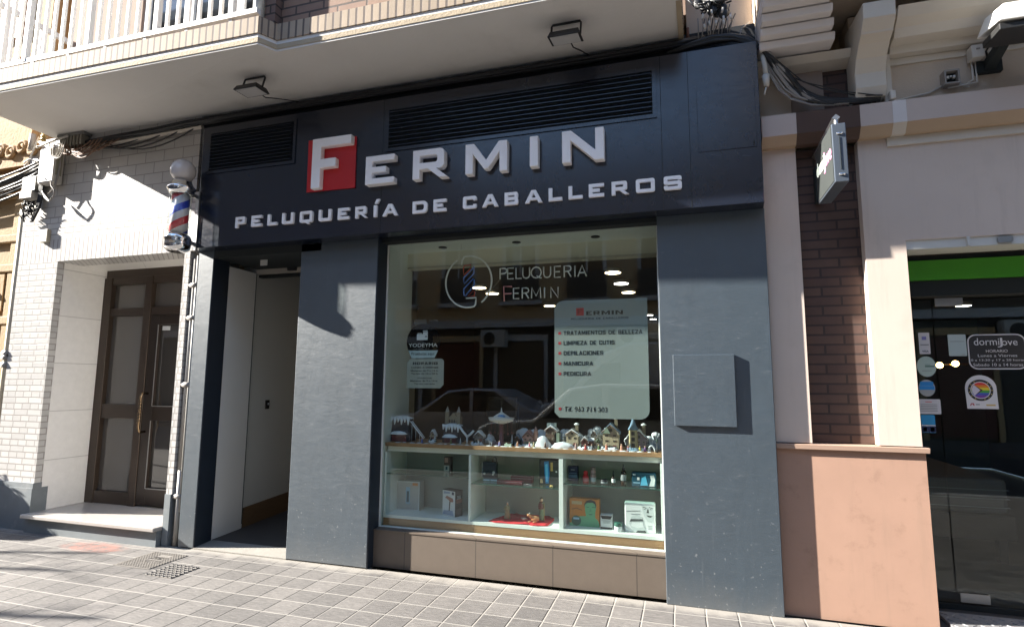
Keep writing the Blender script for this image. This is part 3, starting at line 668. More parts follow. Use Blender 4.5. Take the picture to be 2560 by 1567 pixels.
# ------------------------------------------------------------------ shop sign (fascia board with its letters)
sg_ = thing("shop_sign", "long navy fascia board with raised white lettering and a red square", "sign", (-1.9, -.07, 2.67))
zb, zt = 2.668, 3.822
mb = MB().hexa([(-4.39, .028, zb), (-4.245, -.14, zb), (.545, -.14, zb), (.56, .028, zb), (-4.46, .028, zt), (-4.25, -.14, zt), (.547, -.14, zt), (.56, .028, zt)])
board = mb.build("sign_board", m_fascia, sg_, .004)
# joints of the cladding panels
def letter(ch, x0, x1, z0, z1, tx, tz):
    """outline of a square-shouldered capital in a box; returns (outer, holes)"""
    W = x1-x0; Hh = z1-z0; r = min(W, Hh)*.16; X = lambda v: x0+v; Z = lambda v: z0+v
    def arc(cx, cz, rr, a0, a1, n=4): return [(cx+rr*math.cos(math.radians(a0+(a1-a0)*i/n)), cz+rr*math.sin(math.radians(a0+(a1-a0)*i/n))) for i in range(n+1)]
    h = []
    if ch == 'F': o = [(0,0),(tx,0),(tx,Hh*.40),(W*.62,Hh*.40),(W*.62,Hh*.40+tz),(tx,Hh*.40+tz),(tx,Hh-tz),(W,Hh-tz),(W,Hh),(0,Hh)]
    elif ch == 'E': m = Hh/2; o = [(0,0),(W,0),(W,tz),(tx,tz),(tx,m-tz/2),(W*.72,m-tz/2),(W*.72,m+tz/2),(tx,m+tz/2),(tx,Hh-tz),(W,Hh-tz),(W,Hh),(0,Hh)]
    elif ch == 'L': o = [(0,0),(W,0),(W,tz),(tx,tz),(tx,Hh),(0,Hh)]
    elif ch in 'IÍ': o = [(0,0),(W,0),(W,Hh),(0,Hh)]
    elif ch in 'RP':
        b = Hh*.33; Wb = W*.94 if ch == 'R' else W
        leg = [(W*.46,b),(W*.80,0),(W*1.04,0),(W*.70,b)] if ch == 'R' else []
        o = [(0,0),(tx,0),(tx,b)]+leg+arc(Wb-r,b+r,r,-90,0)+arc(Wb-r,Hh-r,r,0,90)+[(0,Hh)]
        q = r*.45; x2 = Wb-tx; h = [[(tx,b+tz)]+arc(x2-q,b+tz+q,q,-90,0,2)+arc(x2-q,Hh-tz-q,q,0,90,2)+[(tx,Hh-tz)]]
    elif ch == 'M': o = [(0,0),(tx,0),(tx,Hh*.64),(W/2-tx*.28,Hh*.13),(W/2+tx*.28,Hh*.13),(W-tx,Hh*.64),(W-tx,0),(W,0),(W,Hh),(W-tx*1.1,Hh),(W/2,Hh*.42),(tx*1.1,Hh),(0,Hh)]
    elif ch == 'N': o = [(0,0),(tx,0),(tx,Hh*.68),(W-tx*1.05,0),(W,0),(W,Hh),(W-tx,Hh),(W-tx,Hh*.32),(tx*1.05,Hh),(0,Hh)]
    elif ch == 'U': o = [(0,Hh)]+arc(r,r,r,180,270)+arc(W-r,r,r,270,360)+[(W,Hh),(W-tx,Hh),(W-tx,tz),(tx,tz),(tx,Hh)]
    elif ch in 'OQ':
        o = arc(r,r,r,180,270)+([(W*.42,0),(W*.62,-Hh*.16),(W*.80,-Hh*.16),(W*.66,0)] if ch == 'Q' else [])+arc(W-r,r,r,270,360)+arc(W-r,Hh-r,r,0,90)+arc(r,Hh-r,r,90,180); h = [[(tx,tz),(W-tx,tz),(W-tx,Hh-tz),(tx,Hh-tz)]]
    elif ch == 'D':
        R_ = Hh*.34; o = [(0,0)]+arc(W-R_,R_,R_,270,360)+arc(W-R_,Hh-R_,R_,0,90)+[(0,Hh)]; q = R_*.55
        h = [[(tx,tz)]+arc(W-tx-q,tz+q,q,270,360)+arc(W-tx-q,Hh-tz-q,q,0,90)+[(tx,Hh-tz)]]
    elif ch == 'B':
        m = Hh/2; o = [(0,0)]+arc(W-r,r,r,270,360)+[(W,m-tz*.35),(W*.95,m),(W*.98,m+tz*.35)]+arc(W*.98-r,Hh-r,r,0,90)+[(0,Hh)]
        h = [[(tx,tz),(W-tx,tz),(W-tx,m-tz/2),(tx,m-tz/2)],[(tx,m+tz/2),(W*.98-tx,m+tz/2),(W*.98-tx,Hh-tz),(tx,Hh-tz)]]
    elif ch == 'A': o = [(0,0),(tx*1.15,0),(W*.30,Hh*.22),(W*.70,Hh*.22),(W-tx*1.15,0),(W,0),(W/2+tx*.62,Hh),(W/2-tx*.62,Hh)]; h = [[(W*.375,Hh*.40),(W*.625,Hh*.40),(W/2,Hh*.74)]]
    elif ch == 'C': o = [(W,Hh*.66)]+arc(W-r,Hh-r,r,0,90)+arc(r,Hh-r,r,90,180)+arc(r,r,r,180,270)+arc(W-r,r,r,270,360)+[(W,Hh*.34),(W-tx,Hh*.34),(W-tx,tz),(tx,tz),(tx,Hh-tz),(W-tx,Hh-tz),(W-tx,Hh*.66)]
    elif ch == 'S':
        m = Hh/2; o = [(W,Hh*.70),(W-tx,Hh*.70),(W-tx,Hh-tz),(tx,Hh-tz),(tx,m+tz/2)]+arc(W-r,m+tz/2-r,r,90,0)+arc(W-r,r,r,0,-90)+arc(r,r,r,-90,-180)+[(0,Hh*.30),(tx,Hh*.30),(tx,tz),(W-tx,tz),(W-tx,m-tz/2)]+arc(r,m-tz/2+r,r,270,180)+arc(r,Hh-r,r,180,90)+arc(W-r,Hh-r,r,90,0)
    elif ch == 'T': o = [(W/2-tx/2,0),(W/2+tx/2,0),(W/2+tx/2,Hh-tz),(W,Hh-tz),(W,Hh),(0,Hh),(0,Hh-tz),(W/2-tx/2,Hh-tz)]
    elif ch == 'H': o = [(0,0),(tx,0),(tx,Hh/2-tz/2),(W-tx,Hh/2-tz/2),(W-tx,0),(W,0),(W,Hh),(W-tx,Hh),(W-tx,Hh/2+tz/2),(tx,Hh/2+tz/2),(tx,Hh),(0,Hh)]
    elif ch == 'Z': o = [(0,0),(W,0),(W,tz),(tx*1.3,tz),(W,Hh-tz),(W,Hh),(0,Hh),(0,Hh-tz),(W-tx*1.3,Hh-tz),(0,tz)]
    f = lambda P: [(X(a), Z(b)) for a, b in P]
    return f(o), [f(q) for q in h]
WID = dict(I=.30, M=1.15, N=1.0, A=1.0, O=1.05, Q=1.05, D=1.0, T=.85, L=.75, E=.78, F=.75, S=.85, P=.82, R=.9, B=.88, C=.92, U=.95, Z=.85, H=1.0)
def gtext(word, x0, x1, z0, z1, Y, mat, par, bold=.2, name="lettering", gap=.22):
    tot = sum(WID.get(c, .5) for c in word)+gap*(len(word)-1); k = (x1-x0)/tot; x = x0; h_ = z1-z0; mb = MB()
    for c in word:
        w = WID.get(c, .5)
        if c != ' ':
            o, h = letter(c, x, x+w*k, z0, z1, k*bold*1.05 if c != 'I' else k*.3, h_*bold*.85); mb.xz(o, Y-.0012, Y, h)
        x += (w+gap)*k
    return mb.build(name, mat, par)
MB().xz([(-3.068, 3.080), (-2.592, 3.077), (-2.597, 3.527), (-3.072, 3.546)], -.150, -.1405).build("red_square", m_red, sg_)
for ch, x0, x1, z0, z1, t, tz in (('F',-2.990,-2.610,3.085,3.525,.088,.078),('E',-2.464,-2.200,3.066,3.308,.062,.050),('R',-2.032,-1.742,3.066,3.306,.060,.050),('M',-1.580,-1.240,3.060,3.305,.062,.05),('I',-1.062,-.998,3.067,3.306,.06,.05),('N',-.815,-.506,3.066,3.312,.064,.05)):
    o, h = letter(ch, x0, x1, z0, z1, t, tz); MB().xz(o, -.205, -.1405 if ch != 'F' else -.1505, h).build("letter", m_letter, sg_, .006)
X_ = [('P',-3.795,-3.690),('E',-3.621,-3.512),('L',-3.449,-3.350),('U',-3.297,-3.180),('Q',-3.115,-2.988),('U',-2.926,-2.804),('E',-2.738,-2.630),('R',-2.571,-2.462),('Í',-2.399,-2.370),('A',-2.317,-2.180),('D',-2.046,-1.918),('E',-1.863,-1.753),('C',-1.612,-1.500),('A',-1.453,-1.322),('B',-1.271,-1.164),('A',-1.110,-.976),('L',-.927,-.825),('L',-.777,-.673),('E',-.627,-.517),('R',-.462,-.345),('O',-.291,-.160),('S',-.099,.022)]
for ch, x0, x1 in X_:
    z0 = 2.818-.016*min(1, (x0+3.8)/1.6) if x0 < -1.2 else 2.802+.004*(x0+1.2)
    o, h = letter(ch, x0, x1, z0, z0+.098, .027, .0235); MB().xz(o, -.162, -.1405, h).build("small_letter", m_letter, sg_)
    if ch == 'Í': MB().xz([(-2.392, z0+.112), (-2.366, z0+.112), (-2.345, z0+.148), (-2.374, z0+.148)], -.162, -.1405).build("accent", m_letter, sg_)
def louvre(x0, x1, z0, z1, n):
    b = box(x0, x1, -.1445, -.1402, z0, z1).build("ventilation_grille", m_black, sg_)  # black sheet stands in for the shaded gaps behind the slats
    mb = MB(); st = (z1-z0)/n
    for i in range(n):
        z = z0+st*i; mb.yz([(-.1447, z+st*.30), (-.166, z+st*.24), (-.166, z+st*.36), (-.1447, z+st*.92)], x0+.004, x1-.004)
    mb.build("slats", m_fascia, b)
    MB().box(x0-.03, x0-.002, -.150, -.1402, z0-.03, z1+.03).box(x1+.002, x1+.03, -.150, -.1402, z0-.03, z1+.03).box(x0-.002, x1+.002, -.150, -.1402, z0-.03, z0-.002).box(x0-.002, x1+.002, -.150, -.1402, z1+.002, z1+.03).build("grille_frame", m_fascia, b)
louvre(-4.15, -3.24, 3.39, 3.745, 11); louvre(-2.29, -.163, 3.385, 3.712, 9)
box(.14, .518, -.1445, -.1402, 3.06, 3.53).build("access_panel", m_fascia, sg_, .002)
box(.495, .503, -.1475, -.1446, 3.075, 3.10).build("panel_catch", m_black, sg_)
for x in (-2.345, -.105, .085): box(x-.0015, x+.0015, -.1412, -.1402, 2.67, 3.82).build('panel_joint', m_black, sg_)
# ------------------------------------------------------------------ meter cover on the right pillar
solo(MB().box(-.075, .326, -.024, -.0005, 1.178, 1.664), "meter_cover", m_pillar, "square navy meter cover on the navy pillar right of the window", "cover panel", bevel=.003)

# ------------------------------------------------------------------ barber pole
bx, by = -4.296, -.29
bp = thing("barber_pole", "chrome barber pole with red and blue stripes and white globe on the sign's end", "barber pole", (bx, by, 2.6))
mg, nt, p = nodes("barber_stripes"); g_ = _n(nt, "ShaderNodeTexCoord"); s_ = _n(nt, "ShaderNodeSeparateXYZ"); nt.links.new(g_.outputs["Object"], s_.inputs[0])
an = mth(nt, 'ARCTAN2', s_.outputs[1], s_.outputs[0]); v = mth(nt, 'FRACT', mth(nt, 'ADD', mth(nt, 'MULTIPLY', s_.outputs[2], 1/.287), mth(nt, 'MULTIPLY', an, -.5/math.pi)))
v = mth(nt, 'FRACT', mth(nt, 'ADD', v, .11))
isr = mth(nt, 'LESS_THAN', v, .25); isb = mth(nt, 'MULTIPLY', mth(nt, 'GREATER_THAN', v, .5), mth(nt, 'LESS_THAN', v, .74))
c_ = mix(nt, isr, (.72, .68, .68), (.62, .03, .045)); c_ = mix(nt, isb, c_, (.04, .07, .48)); nt.links.new(c_, p.inputs["Base Color"]); p.inputs["Roughness"].default_value = .35; p.inputs["Coat Weight"].default_value = .5
MB().lathe([(.074, .15), (.074, .545)], (bx, by, 2.6), 32).build("striped_cylinder", mg, bp)
MB().lathe([(.090, .14), (.090, .55)], (bx, by, 2.6), 32).build("glass_tube", m_clear, bp)
MB().lathe([(.02, 0), (.07, .004), (.102, .03), (.108, .075), (.102, .10), (.112, .112), (.104, .14), (.086, .165), (.02, .166)], (bx, by, 2.6), 32).build("bottom_cap", m_chrome, bp)
MB().lathe([(.02, .525), (.096, .53), (.102, .555), (.118, .575), (.118, .590), (.100, .605), (.084, .635), (.076, .66), (.02, .662)], (bx, by, 2.6), 32).build("top_cap", m_chrome, bp)
MB().ball((bx, by, 3.35), .106, 28).build("globe", M("opal_glass_globe", (.62, .58, .57), .18, var=0, coat=.4), bp)
mb = MB().box(-4.275, -4.235, -.152, -.1405, 2.68, 3.20).box(-4.275, -4.24, -.20, -.152, 3.13, 3.16).box(-4.275, -4.24, -.20, -.152, 2.69, 2.72).tube([(-4.26, -.19, 3.145), (-4.28, -.25, 3.15)], .02).tube([(-4.26, -.19, 2.705), (-4.28, -.25, 2.70)], .02)
mb.build("wall_bracket", m_steel, bp)

# ------------------------------------------------------------------ floodlights under the balcony
def flood(q, label):
    r = thing("floodlight", label, "floodlight", (q[0], q[1], 4.03), "floodlights under the balcony")
    return r
m_lens = M("frosted_floodlight_lens", (.50, .50, .50), .15, var=.03)
def mkflood(x, y, label, tilt):
    r = flood((x, y), label); zc = 3.872
    R_ = Matrix.Translation((x, y-.03, zc)) @ Matrix.Rotation(tilt, 4, 'X') @ Matrix.Rotation(.0, 4, 'Z')
    b = MB().hexa([(-.115, -.085, -.022), (.115, -.085, -.022), (.115, .085, -.022), (-.115, .085, -.022), (-.10, -.06, .02), (.10, -.06, .02), (.10, .06, .02), (-.10, .06, .02)]); b.xform(R_); hs = b.build("housing", m_blackplastic, r, .004)
    l = MB().box(-.098, .098, -.07, .07, -.0255, -.0225); l.xform(R_); l.build("lens", m_lens, hs)
    MB().tube([(x-.105, y-.03, zc), (x-.105, y, 3.975), (x-.098, y, 3.988), (x+.098, y, 3.988), (x+.105, y, 3.975), (x+.105, y-.03, zc)], .008, 6).build("bracket", m_blackplastic, r)
    MB().tube([(x+.02, y+.04, zc), (x+.03, y+.10, zc-.01), (x+.06, y+.25, 3.92), (x+.10, y+.44, 3.985)], .005, 5).build("power_cable", m_cable, r)
mkflood(-3.375, -.49, "slim black floodlight under the balcony above the first letters of the sign", .05)
mkflood(-.725, -.46, "slim black floodlight under the balcony above the long grille", .18)
# ------------------------------------------------------------------ projecting sign of the neighbouring shop
ps = thing("projecting_sign", "grey box sign projecting from the dark brick panel on a steel arm", "sign", (.92, -.28, 2.64))
box(.882, .957, -.50, -.07, 2.645, 3.005).build("sign_box", M("sign_box_grey", (.10, .12, .15), .35, .4, var=.1), ps, .004)
MB().tube([(.92, .12, 3.04), (.92, -.46, 3.06)], .022, 4).build("arm", m_steel, ps)
for y in (-.45, -.12): MB().tube([(.92, y, 3.0), (.92, y, 3.05)], .012, 6).build("hanger", m_steel, ps)
box(.90, .94, .06, .12, 2.7, 2.95).build("wall_plate", m_black, ps)
for z in (2.69, 2.94): MB().tube([(.905, -.505, z), (.935, -.505, z)], .007, 6).build("screw", m_chrome, ps)
box(.918, .921, -.5035, -.5005, 2.72, 2.92).build("seam", m_black, ps)
fl = box(.8785, .8815, -.492, -.08, 2.655, 2.995).build("sign_face", M("dark_sign_face", (.03, .035, .034), .55, .0, var=.25, vs=8), ps)
pf = lambda u, w: (.8770, -u, w)
T("dormi", .10, .30, 2.81, 2.90, 0, emit("lit_sign_white", (.9, .95, .8), .14), ps, "sign_lettering", .003, pf)
T("Jove", .295, .475, 2.77, 2.90, 0, emit("lit_sign_pink", (.95, .35, .6), .14), ps, "sign_lettering", .003, pf, .02)

# ------------------------------------------------------------------ display cabinet in the window
cbn = thing("display_cabinet", "white display cabinet with oak counter and glass shelves behind the shop window", "display cabinet", (-1.3, .38, .3))
YF, YB = .20, .56
box(-2.425, -.172, YF, YB+.02, .932, .962).build("counter", m_wood, cbn, .002)
MB().box(-2.425, -.172, YF+.04, YF+.06, .888, .9315).build("apron", m_mint, cbn)
mb = MB().box(-2.425, -.172, YF, YB, .355, .378); mb.build("bottom_board", m_mint, cbn)
box(-2.424, -.173, YF+.004, YF+.025, .29, .3548).build("plinth_board", m_wood, cbn)
for x0, x1 in ((-2.425, -2.407), (-1.672, -1.654), (-.938, -.906), (-.190, -.172)): box(x0, x1, YF+.003, YB, .3785, .887).build("partition", m_mint, cbn)
box(-2.425, -.172, YB, YB+.018, .30, .931).build("back_panel", M("grey_green_back_panel", (.36, .38, .35), .5, var=.06), cbn)
m_shelf = glassmat("shelf_glass", (.72, .88, .82)); m_shelfedge = M("shelf_glass_edge", (.015, .07, .055), .2, var=0)
for x0, x1, z in ((-2.406, -1.673, .703), (-1.653, -.939, .662), (-.905, -.191, .700)):
    s_ = box(x0, x1, YF+.0115, YB-.003, z, z+.008).build("glass_shelf", m_shelf, cbn)
    box(x0, x1, YF+.008, YF+.011, z, z+.008).build("edge", m_shelfedge, s_)
zm = zz(950, 1110, 6.284); zn = zz(1300, 1110, 5.585); zg = zz(950, 980, 6.66); zh = zz(1300, 980, 6.66)
FL = .378
def rect(q0, q1, Y):
    a, b = at(q0, Y), at(q1, Y); return min(a.x, b.x), max(a.x, b.x), min(a.z, b.z), max(a.z, b.z)
def C(name, r, g, b, rough=.5, **k): return M(name, (r, g, b), rough, var=k.pop("var", .06), **k)
def prod(name, label, cat, q0, q1, Y, zb, dep, mat, group=None, rot=0, bevel=.002):
    x0, x1, z0, z1 = rect(q0, q1, Y); h = z1-z0; cx = (x0+x1)/2
    t = thing(name, label, cat, (cx, Y+dep/2, zb), group)
    mb = box(x0, x1, Y, Y+dep, zb, zb+h); mb.build("carton", mat, t, bevel)
    return t, (x0, x1, zb, zb+h, Y)
def ff(r, u0, u1, w0, w1): return (r[0]+(r[1]-r[0])*u0, r[0]+(r[1]-r[0])*u1, r[2]+(r[3]-r[2])*w0, r[2]+(r[3]-r[2])*w1)
def panel(t, r, u0, u1, w0, w1, mat, name="printed_panel", lift=.0012):
    a = ff(r, u0, u1, w0, w1); return box(a[0], a[1], r[4]-lift, r[4]-.0003, a[2], a[3]).build(name, mat, t)
def pform(t, r, P, mat, name="printed_panel", lift=.0018):   # P in unit coords of the front
    MB().xz([(r[0]+(r[1]-r[0])*u, r[2]+(r[3]-r[2])*w) for u, w in P], r[4]-lift, r[4]-.0003).build(name, mat, t)
k_white = C("carton_white", .66, .68, .68); k_black = C("carton_black", .02, .02, .022); k_navy = C("carton_navy", .012, .02, .07); k_blue = C("carton_blue", .02, .22, .55); k_ltblue = C("carton_pale_blue", .35, .58, .75)
k_red = C("product_red", .62, .03, .035); k_pink = C("product_rose", .50, .32, .28); k_orange = C("carton_orange", .62, .22, .03); k_green = C("print_green", .14, .46, .24); k_dkg = C("print_dark_green", .015, .10, .07)
k_mar = C("maroon_leatherette", .095, .008, .016, .4); k_teal = C("carton_teal", .02, .09, .13); k_gold = C("print_gold", .5, .36, .12); k_grey = C("print_grey", .25, .27, .28); k_skin = C("print_skin", .55, .36, .25); k_amber = C("amber_bottle_glass", .03, .014, .006, .12)
ST, SM, SR = .7115, .6705, .7085
# left bay
t, r = prod("perfume_carton", "small brown and white carton alone on the left glass shelf", "box", zm(1005, 225), zm(1108, 455), .44, ST, .05, C("carton_brown", .12, .09, .075))
panel(t, r, .02, .80, .02, .42, k_white); panel(t, r, .28, .55, .12, .34, k_teal, lift=.0024); panel(t, r, .1, .6, .62, .95, k_pink)
t, r = prod("clipper_box", "clear fronted box with a pale blue clipper at the cabinet's left end", "box", zm(255, 600), zm(612, 1080), .40, FL, .09, C("carton_pale_grey", .46, .46, .45))
for a in ((0, .035, 0, 1), (.965, 1, 0, 1), (.035, .965, .965, 1), (.035, .965, 0, .035)): panel(t, r, *a, k_white, "white_edge")
panel(t, r, .43, .60, .22, .80, k_ltblue, "clipper"); panel(t, r, .465, .565, .28, .66, k_teal, lift=.0026); panel(t, r, .70, .92, .86, .95, k_orange); T("cordless", r[0]+.02, r[1]-.02, r[2]+.012, r[2]+.022, r[4]-.002, k_grey, t, th=0)
# hair dryer box, turned
x0, x1, z0, z1 = rect(zm(920, 600), zm(1185, 1165), .33); hb_ = .205
t = thing("hair_dryer_box", "tall black box with a brown hair dryer picture on its white front", "box", (x0+.08, .37, FL)); bx0, by0 = at(zm(1178, 1160), .285).x, .285
n0 = len(MB().v); w_, d_, a_ = .148, .085, math.radians(-22)
Rm = Matrix.Translation((bx0, by0, FL)) @ Matrix.Rotation(a_, 4, 'Z')
def dbox(*a): return box(*a).xform(Rm)
dbox(-w_, 0, 0, d_, 0, hb_).build("carton", k_black, t, .002); dbox(-w_+.002, -.002, -.0012, -.0003, .002, hb_-.004).build("white_front", k_white, t)
def dpoly(P, mat, n, lift=.003): MB().xz([(-w_+w_*u, hb_*w) for u, w in P], -lift, -.0014).xform(Rm).build(n, mat, t)
dpoly([(.22, .70), (.36, .78), (.82, .70), (.86, .60), (.80, .56), (.58, .56), (.52, .62)], C("print_copper", .28, .12, .08), "dryer_print"); dpoly([(.56, .56), (.64, .56), (.58, .20), (.52, .20)], k_black, "dryer_print"); dpoly([(.06, .05), (.9, .05), (.8, .24), (.12, .2)], C("print_steel_blue", .30, .36, .48), "printed_panel", .002); dpoly([(.74, .84), (.9, .84), (.9, .95), (.74, .95)], k_navy, "printed_panel"); dpoly([(.1, .84), (.6, .88), (.6, .94), (.1, .94)], C("print_steel_blue", .3, .36, .48), "printed_panel", .002)
for k in range(3): dbox(.0003, .0012, .02, d_-.02, hb_*(.78-.05*k), hb_*(.80-.05*k)).build("side_print", k_white, t)
dbox(.0003, .0012, .01, d_-.01, .01, hb_*.3).build("side_print", C("print_dark_grey", .08, .075, .07), t); dbox(.0003, .0012, .01, d_-.01, hb_*.52, hb_*.68).build("side_print", C("print_copper", .28, .12, .08), t)
# middle bay
t, r = prod("grooming_kit_box", "dark box printed with black and white shapes and an arched handle, on the middle shelf", "box", zm(1610, 262), zm(1822, 522), .36, SM+.022, .05, C("carton_midnight", .02, .035, .05))
MB().tube([(r[1]-.004, .385, r[3]-.03)]+[(r[1]-.020+.017*math.cos(a*.35), .385, r[3]+.012+.026*math.sin(a*.35)) for a in range(0, 10)]+[(r[1]-.038, .385, r[3]-.03)], .005, 6).build("handle", k_black, t)
MB().xz(disc(r[0]+.018, r[2]+.032, .010), .3575, .3595).build("printed_panel", k_white, t); MB().xz(disc(r[1]-.020, r[2]+.045, .011), .3575, .3595).xz(disc(r[1]-.026, r[2]+.028, .007), .3565, .3574).build("printed_panel", k_white, t); box(r[0]-.004, r[0]-.0003, .358, .40, r[2], r[3]).build("side_print", k_white, t)
x0, x1, z0, z1 = rect(zm(1612, 530), zm(1840, 600), .33)
for i, lab in enumerate(("small pale blue carton with dark edges under the left half of the dark kit box", "small pale blue carton with dark edges under the right half of the dark kit box")):
    xa = x0+(x1-x0)*.5*i; t = thing("small_carton", lab, "box", (xa+.01, .36, SM), "pair of small blue cartons"); box(xa+.001, xa+(x1-x0)*.5-.001, .335, .40, SM, SM+.021).build("carton", k_teal, t, .001); box(xa+.003, xa+(x1-x0)*.5-.003, .3335, .3348, SM+.003, SM+.015).build("printed_panel", k_ltblue, t)
def case(label, q0, q1, Y, tilt=0):
    x0, x1, z0, z1 = rect(q0, q1, Y); h = max(.013, z1-z0); t = thing("razor_case", label, "case", ((x0+x1)/2, Y+.03, SM), "maroon cases")
    box(x0, x1, Y, Y+.06, SM, SM+h*.62).build("base", k_mar, t, .002); box(x0, x1, Y, Y+.06, SM+h*.66, SM+h).build("lid", k_mar, t, .002); box(x0+.001, x1-.001, Y+.001, Y+.059, SM+h*.6201, SM+h*.6599).build("rim", k_white if not tilt else k_grey, t)
case("flat maroon case with pale rim at the front of the middle shelf", zm(1832, 562), zm(2232, 636), .26)
case("maroon case lying behind the pale rimmed one on the middle shelf", zm(2050, 515), zn(166, 562), .36, 1)
x0, x1, z0, z1 = rect(zn(50, 550), zn(160, 595), .25)
mb = MB().tube([(x0, .25, SM+.004), (x1, .275, SM+.004)], .003, 6).tube([(x0, .275, SM+.006), (x1, .25, SM+.006)], .003, 6).tube([(x1-.006+.006*math.cos(a), .25+.006*math.sin(a), SM+.005) for a in [k*.7 for k in range(9)]], .002, 5).tube([(x1-.006+.006*math.cos(a), .275+.006*math.sin(a), SM+.005) for a in [k*.7 for k in range(9)]], .002, 5)
solo(mb, "scissors", m_chrome, "bright steel scissors lying at the end of the maroon case", "scissors")
t, r = prod("shaver_box", "tall dark box showing a glowing blue shaver on the middle shelf", "box", zn(268, 200), zn(535, 560), .34, SM, .07, C("carton_charcoal", .035, .04, .04))
pform(t, r, [(.26, .92), (.50, .95), (.54, .45), (.50, .05), (.34, .05), (.28, .45)], k_blue, "shaver_print"); pform(t, r, [(.32, .80), (.44, .85), (.46, .5), (.44, .12), (.38, .12), (.34, .4)], C("print_cyan", .15, .55, .85), "shaver_print", .0026); pform(t, r, [(.60, .90), (.72, .90), (.72, .55), (.60, .55)], k_gold); pform(t, r, [(.05, .22), (.16, .22), (.20, .05), (.05, .05)], C("print_cream", .6, .45, .25)); panel(t, r, .86, .94, .5, .56, k_white)
x0, x1, z0, z1 = rect(zn(398, 555), zn(470, 595), .26)
solo(MB().lathe([(.002, 0), (.013, 0), (.013, .006), (.009, .009), (.004, .0095)], ((x0+x1)/2, .27, SM), 16), "gold_tin", k_gold, "tiny round gold tin in front of the blue shaver box", "tin")
# nativity on the red cloth
ca = [zm(1700, 1200), zm(1790, 1232), zm(2325, 1262), zn(220, 1140), zn(395, 1140), zn(490, 1045), zn(430, 985), zn(0, 960), zm(2080, 1075)]
P_ = []
for q in ca:
    p_ = atz(q, FL+.004); P_.append((p_.x, min(YB-.01, max(YF+.012, p_.y))))
mb = MB(); cx, cy = sum(p[0] for p in P_)/len(P_), sum(p[1] for p in P_)/len(P_); vs = []; N = 44; ring = []
for i in range(N):
    f = i/N*len(P_); a, b = P_[int(f) % len(P_)], P_[(int(f)+1) % len(P_)]; ring.append((a[0]+(b[0]-a[0])*(f % 1), a[1]+(b[1]-a[1])*(f % 1)))
for k in range(7):
    s_ = k/6
    for i, (x, y) in enumerate(ring): vs.append((cx+(x-cx)*s_, cy+(y-cy)*s_, FL+.003+(.008*math.sin(i*2.3+k*1.1)**2+.004*math.sin(i*5.1))*s_*(1 if k < 6 else .6)+.001))
mb.add(vs, [(k*N+i, k*N+(i+1) % N, (k+1)*N+(i+1) % N, (k+1)*N+i) for k in range(6) for i in range(N)], True)
o = solo(mb, "red_cloth", M("red_cloth_weave", (.62, .02, .03), .85, var=.15, vs=40), "crumpled bright red cloth under the nativity figures", "cloth"); sd = o.modifiers.new("thick", 'SOLIDIFY'); sd.thickness = .002
def figure(name, label, q, Y, zb, h, robe, skin=None, parts=(), lean=0, wid=1.0, cat="figurine", group=None, headless=False):
    p = at(q, Y); t = thing(name, label, cat, (p.x, Y, zb), group); w = h*.16*wid
    mb = MB().lathe([(w*.9, 0), (w, .02*h), (w*.82, .25*h), (w*.62, .5*h), (w*.70, .70*h), (w*.55, .78*h), (w*.22, .825*h), (w*.2, .84*h)], (p.x, Y, zb), 14, 1, .8)
    mb.build("robe", robe, t); hd = MB().ball((p.x, Y, zb+h*.915), h*.078, 12, 1, 1, 1.15); ho = hd.build("head", skin or k_skin, t)
    MB().ball((p.x, Y+h*.02, zb+h*.935), h*.083, 10, 1, 1, 1.1).build("hair", parts[0] if parts else k_amber, ho)
    for s in (-1, 1): MB().tube([(p.x+s*w*.62, Y, zb+h*.72), (p.x+s*w*.85, Y-w*.45, zb+h*.56), (p.x+s*w*.2, Y-w*.9, zb+h*.58)], w*.2, 6, r1=w*.14).build("arm", parts[1] if len(parts) > 1 else robe, t)
    return t
figure("mary_figurine", "kneeling figurine in a pale ochre robe on the red cloth, left of the ox", zm(2000, 1000), .34, FL+.012, .125, C("figurine_ochre", .36, .31, .17), parts=(C("figurine_veil", .38, .36, .33), C("figurine_ochre", .36, .31, .17)), wid=1.35)
tj = figure("joseph_figurine", "tall standing figurine in a maroon cloak and green robe on the red cloth", zn(300, 900), .36, FL+.012, .172, C("figurine_green", .15, .20, .12), parts=(C("figurine_brown_hair", .08, .045, .03), C("figurine_maroon", .13, .035, .03)), wid=.95)
pj = at(zn(300, 900), .36); MB().lathe([(.021, .088), (.025, .10), (.022, .125), (.012, .143)], (pj.x-.004, .362, FL+.012), 12, 1, .9).build("cloak", C("figurine_maroon", .13, .035, .03), tj); MB().tube([(pj.x+.026, .345, FL+.01), (pj.x+.024, .35, FL+.15)], .002, 5).build("staff", k_gold, tj)
p = at(zm(2265, 1160), .30); solo(MB().ball((p.x, .31, FL+.024), .018, 12, 1.4, .9, .7).ball((p.x-.02, .305, FL+.028), .009, 10), "baby_figurine", C("figurine_grey", .30, .27, .24), "small grey swaddled baby figurine on the red cloth before the ox", "figurine")
p = at(zn(200, 1050), .30); ox = thing("ox_figurine", "orange brown ox figurine lying on the red cloth", "figurine", (p.x, .30, FL+.01)); k_ox = C("figurine_ox", .50, .23, .09, .55, var=.2)
mb = MB().ball((p.x+.005, .305, FL+.034), .026, 16, 1.35, .8, .85); mb.build("body", k_ox, ox)
mb = MB().tube([(p.x-.018, .30, FL+.042), (p.x-.036, .29, FL+.058)], .014, 8, r1=.010).ball((p.x-.042, .286, FL+.062), .012, 10, 1.25, .9, .9); hh = mb.build("head", k_ox, ox)
for s in (-1, 1): MB().tube([(p.x-.038, .286+s*.008, FL+.07), (p.x-.036, .286+s*.016, FL+.08)], .003, 5, r1=.001).build("horn", k_white, hh)
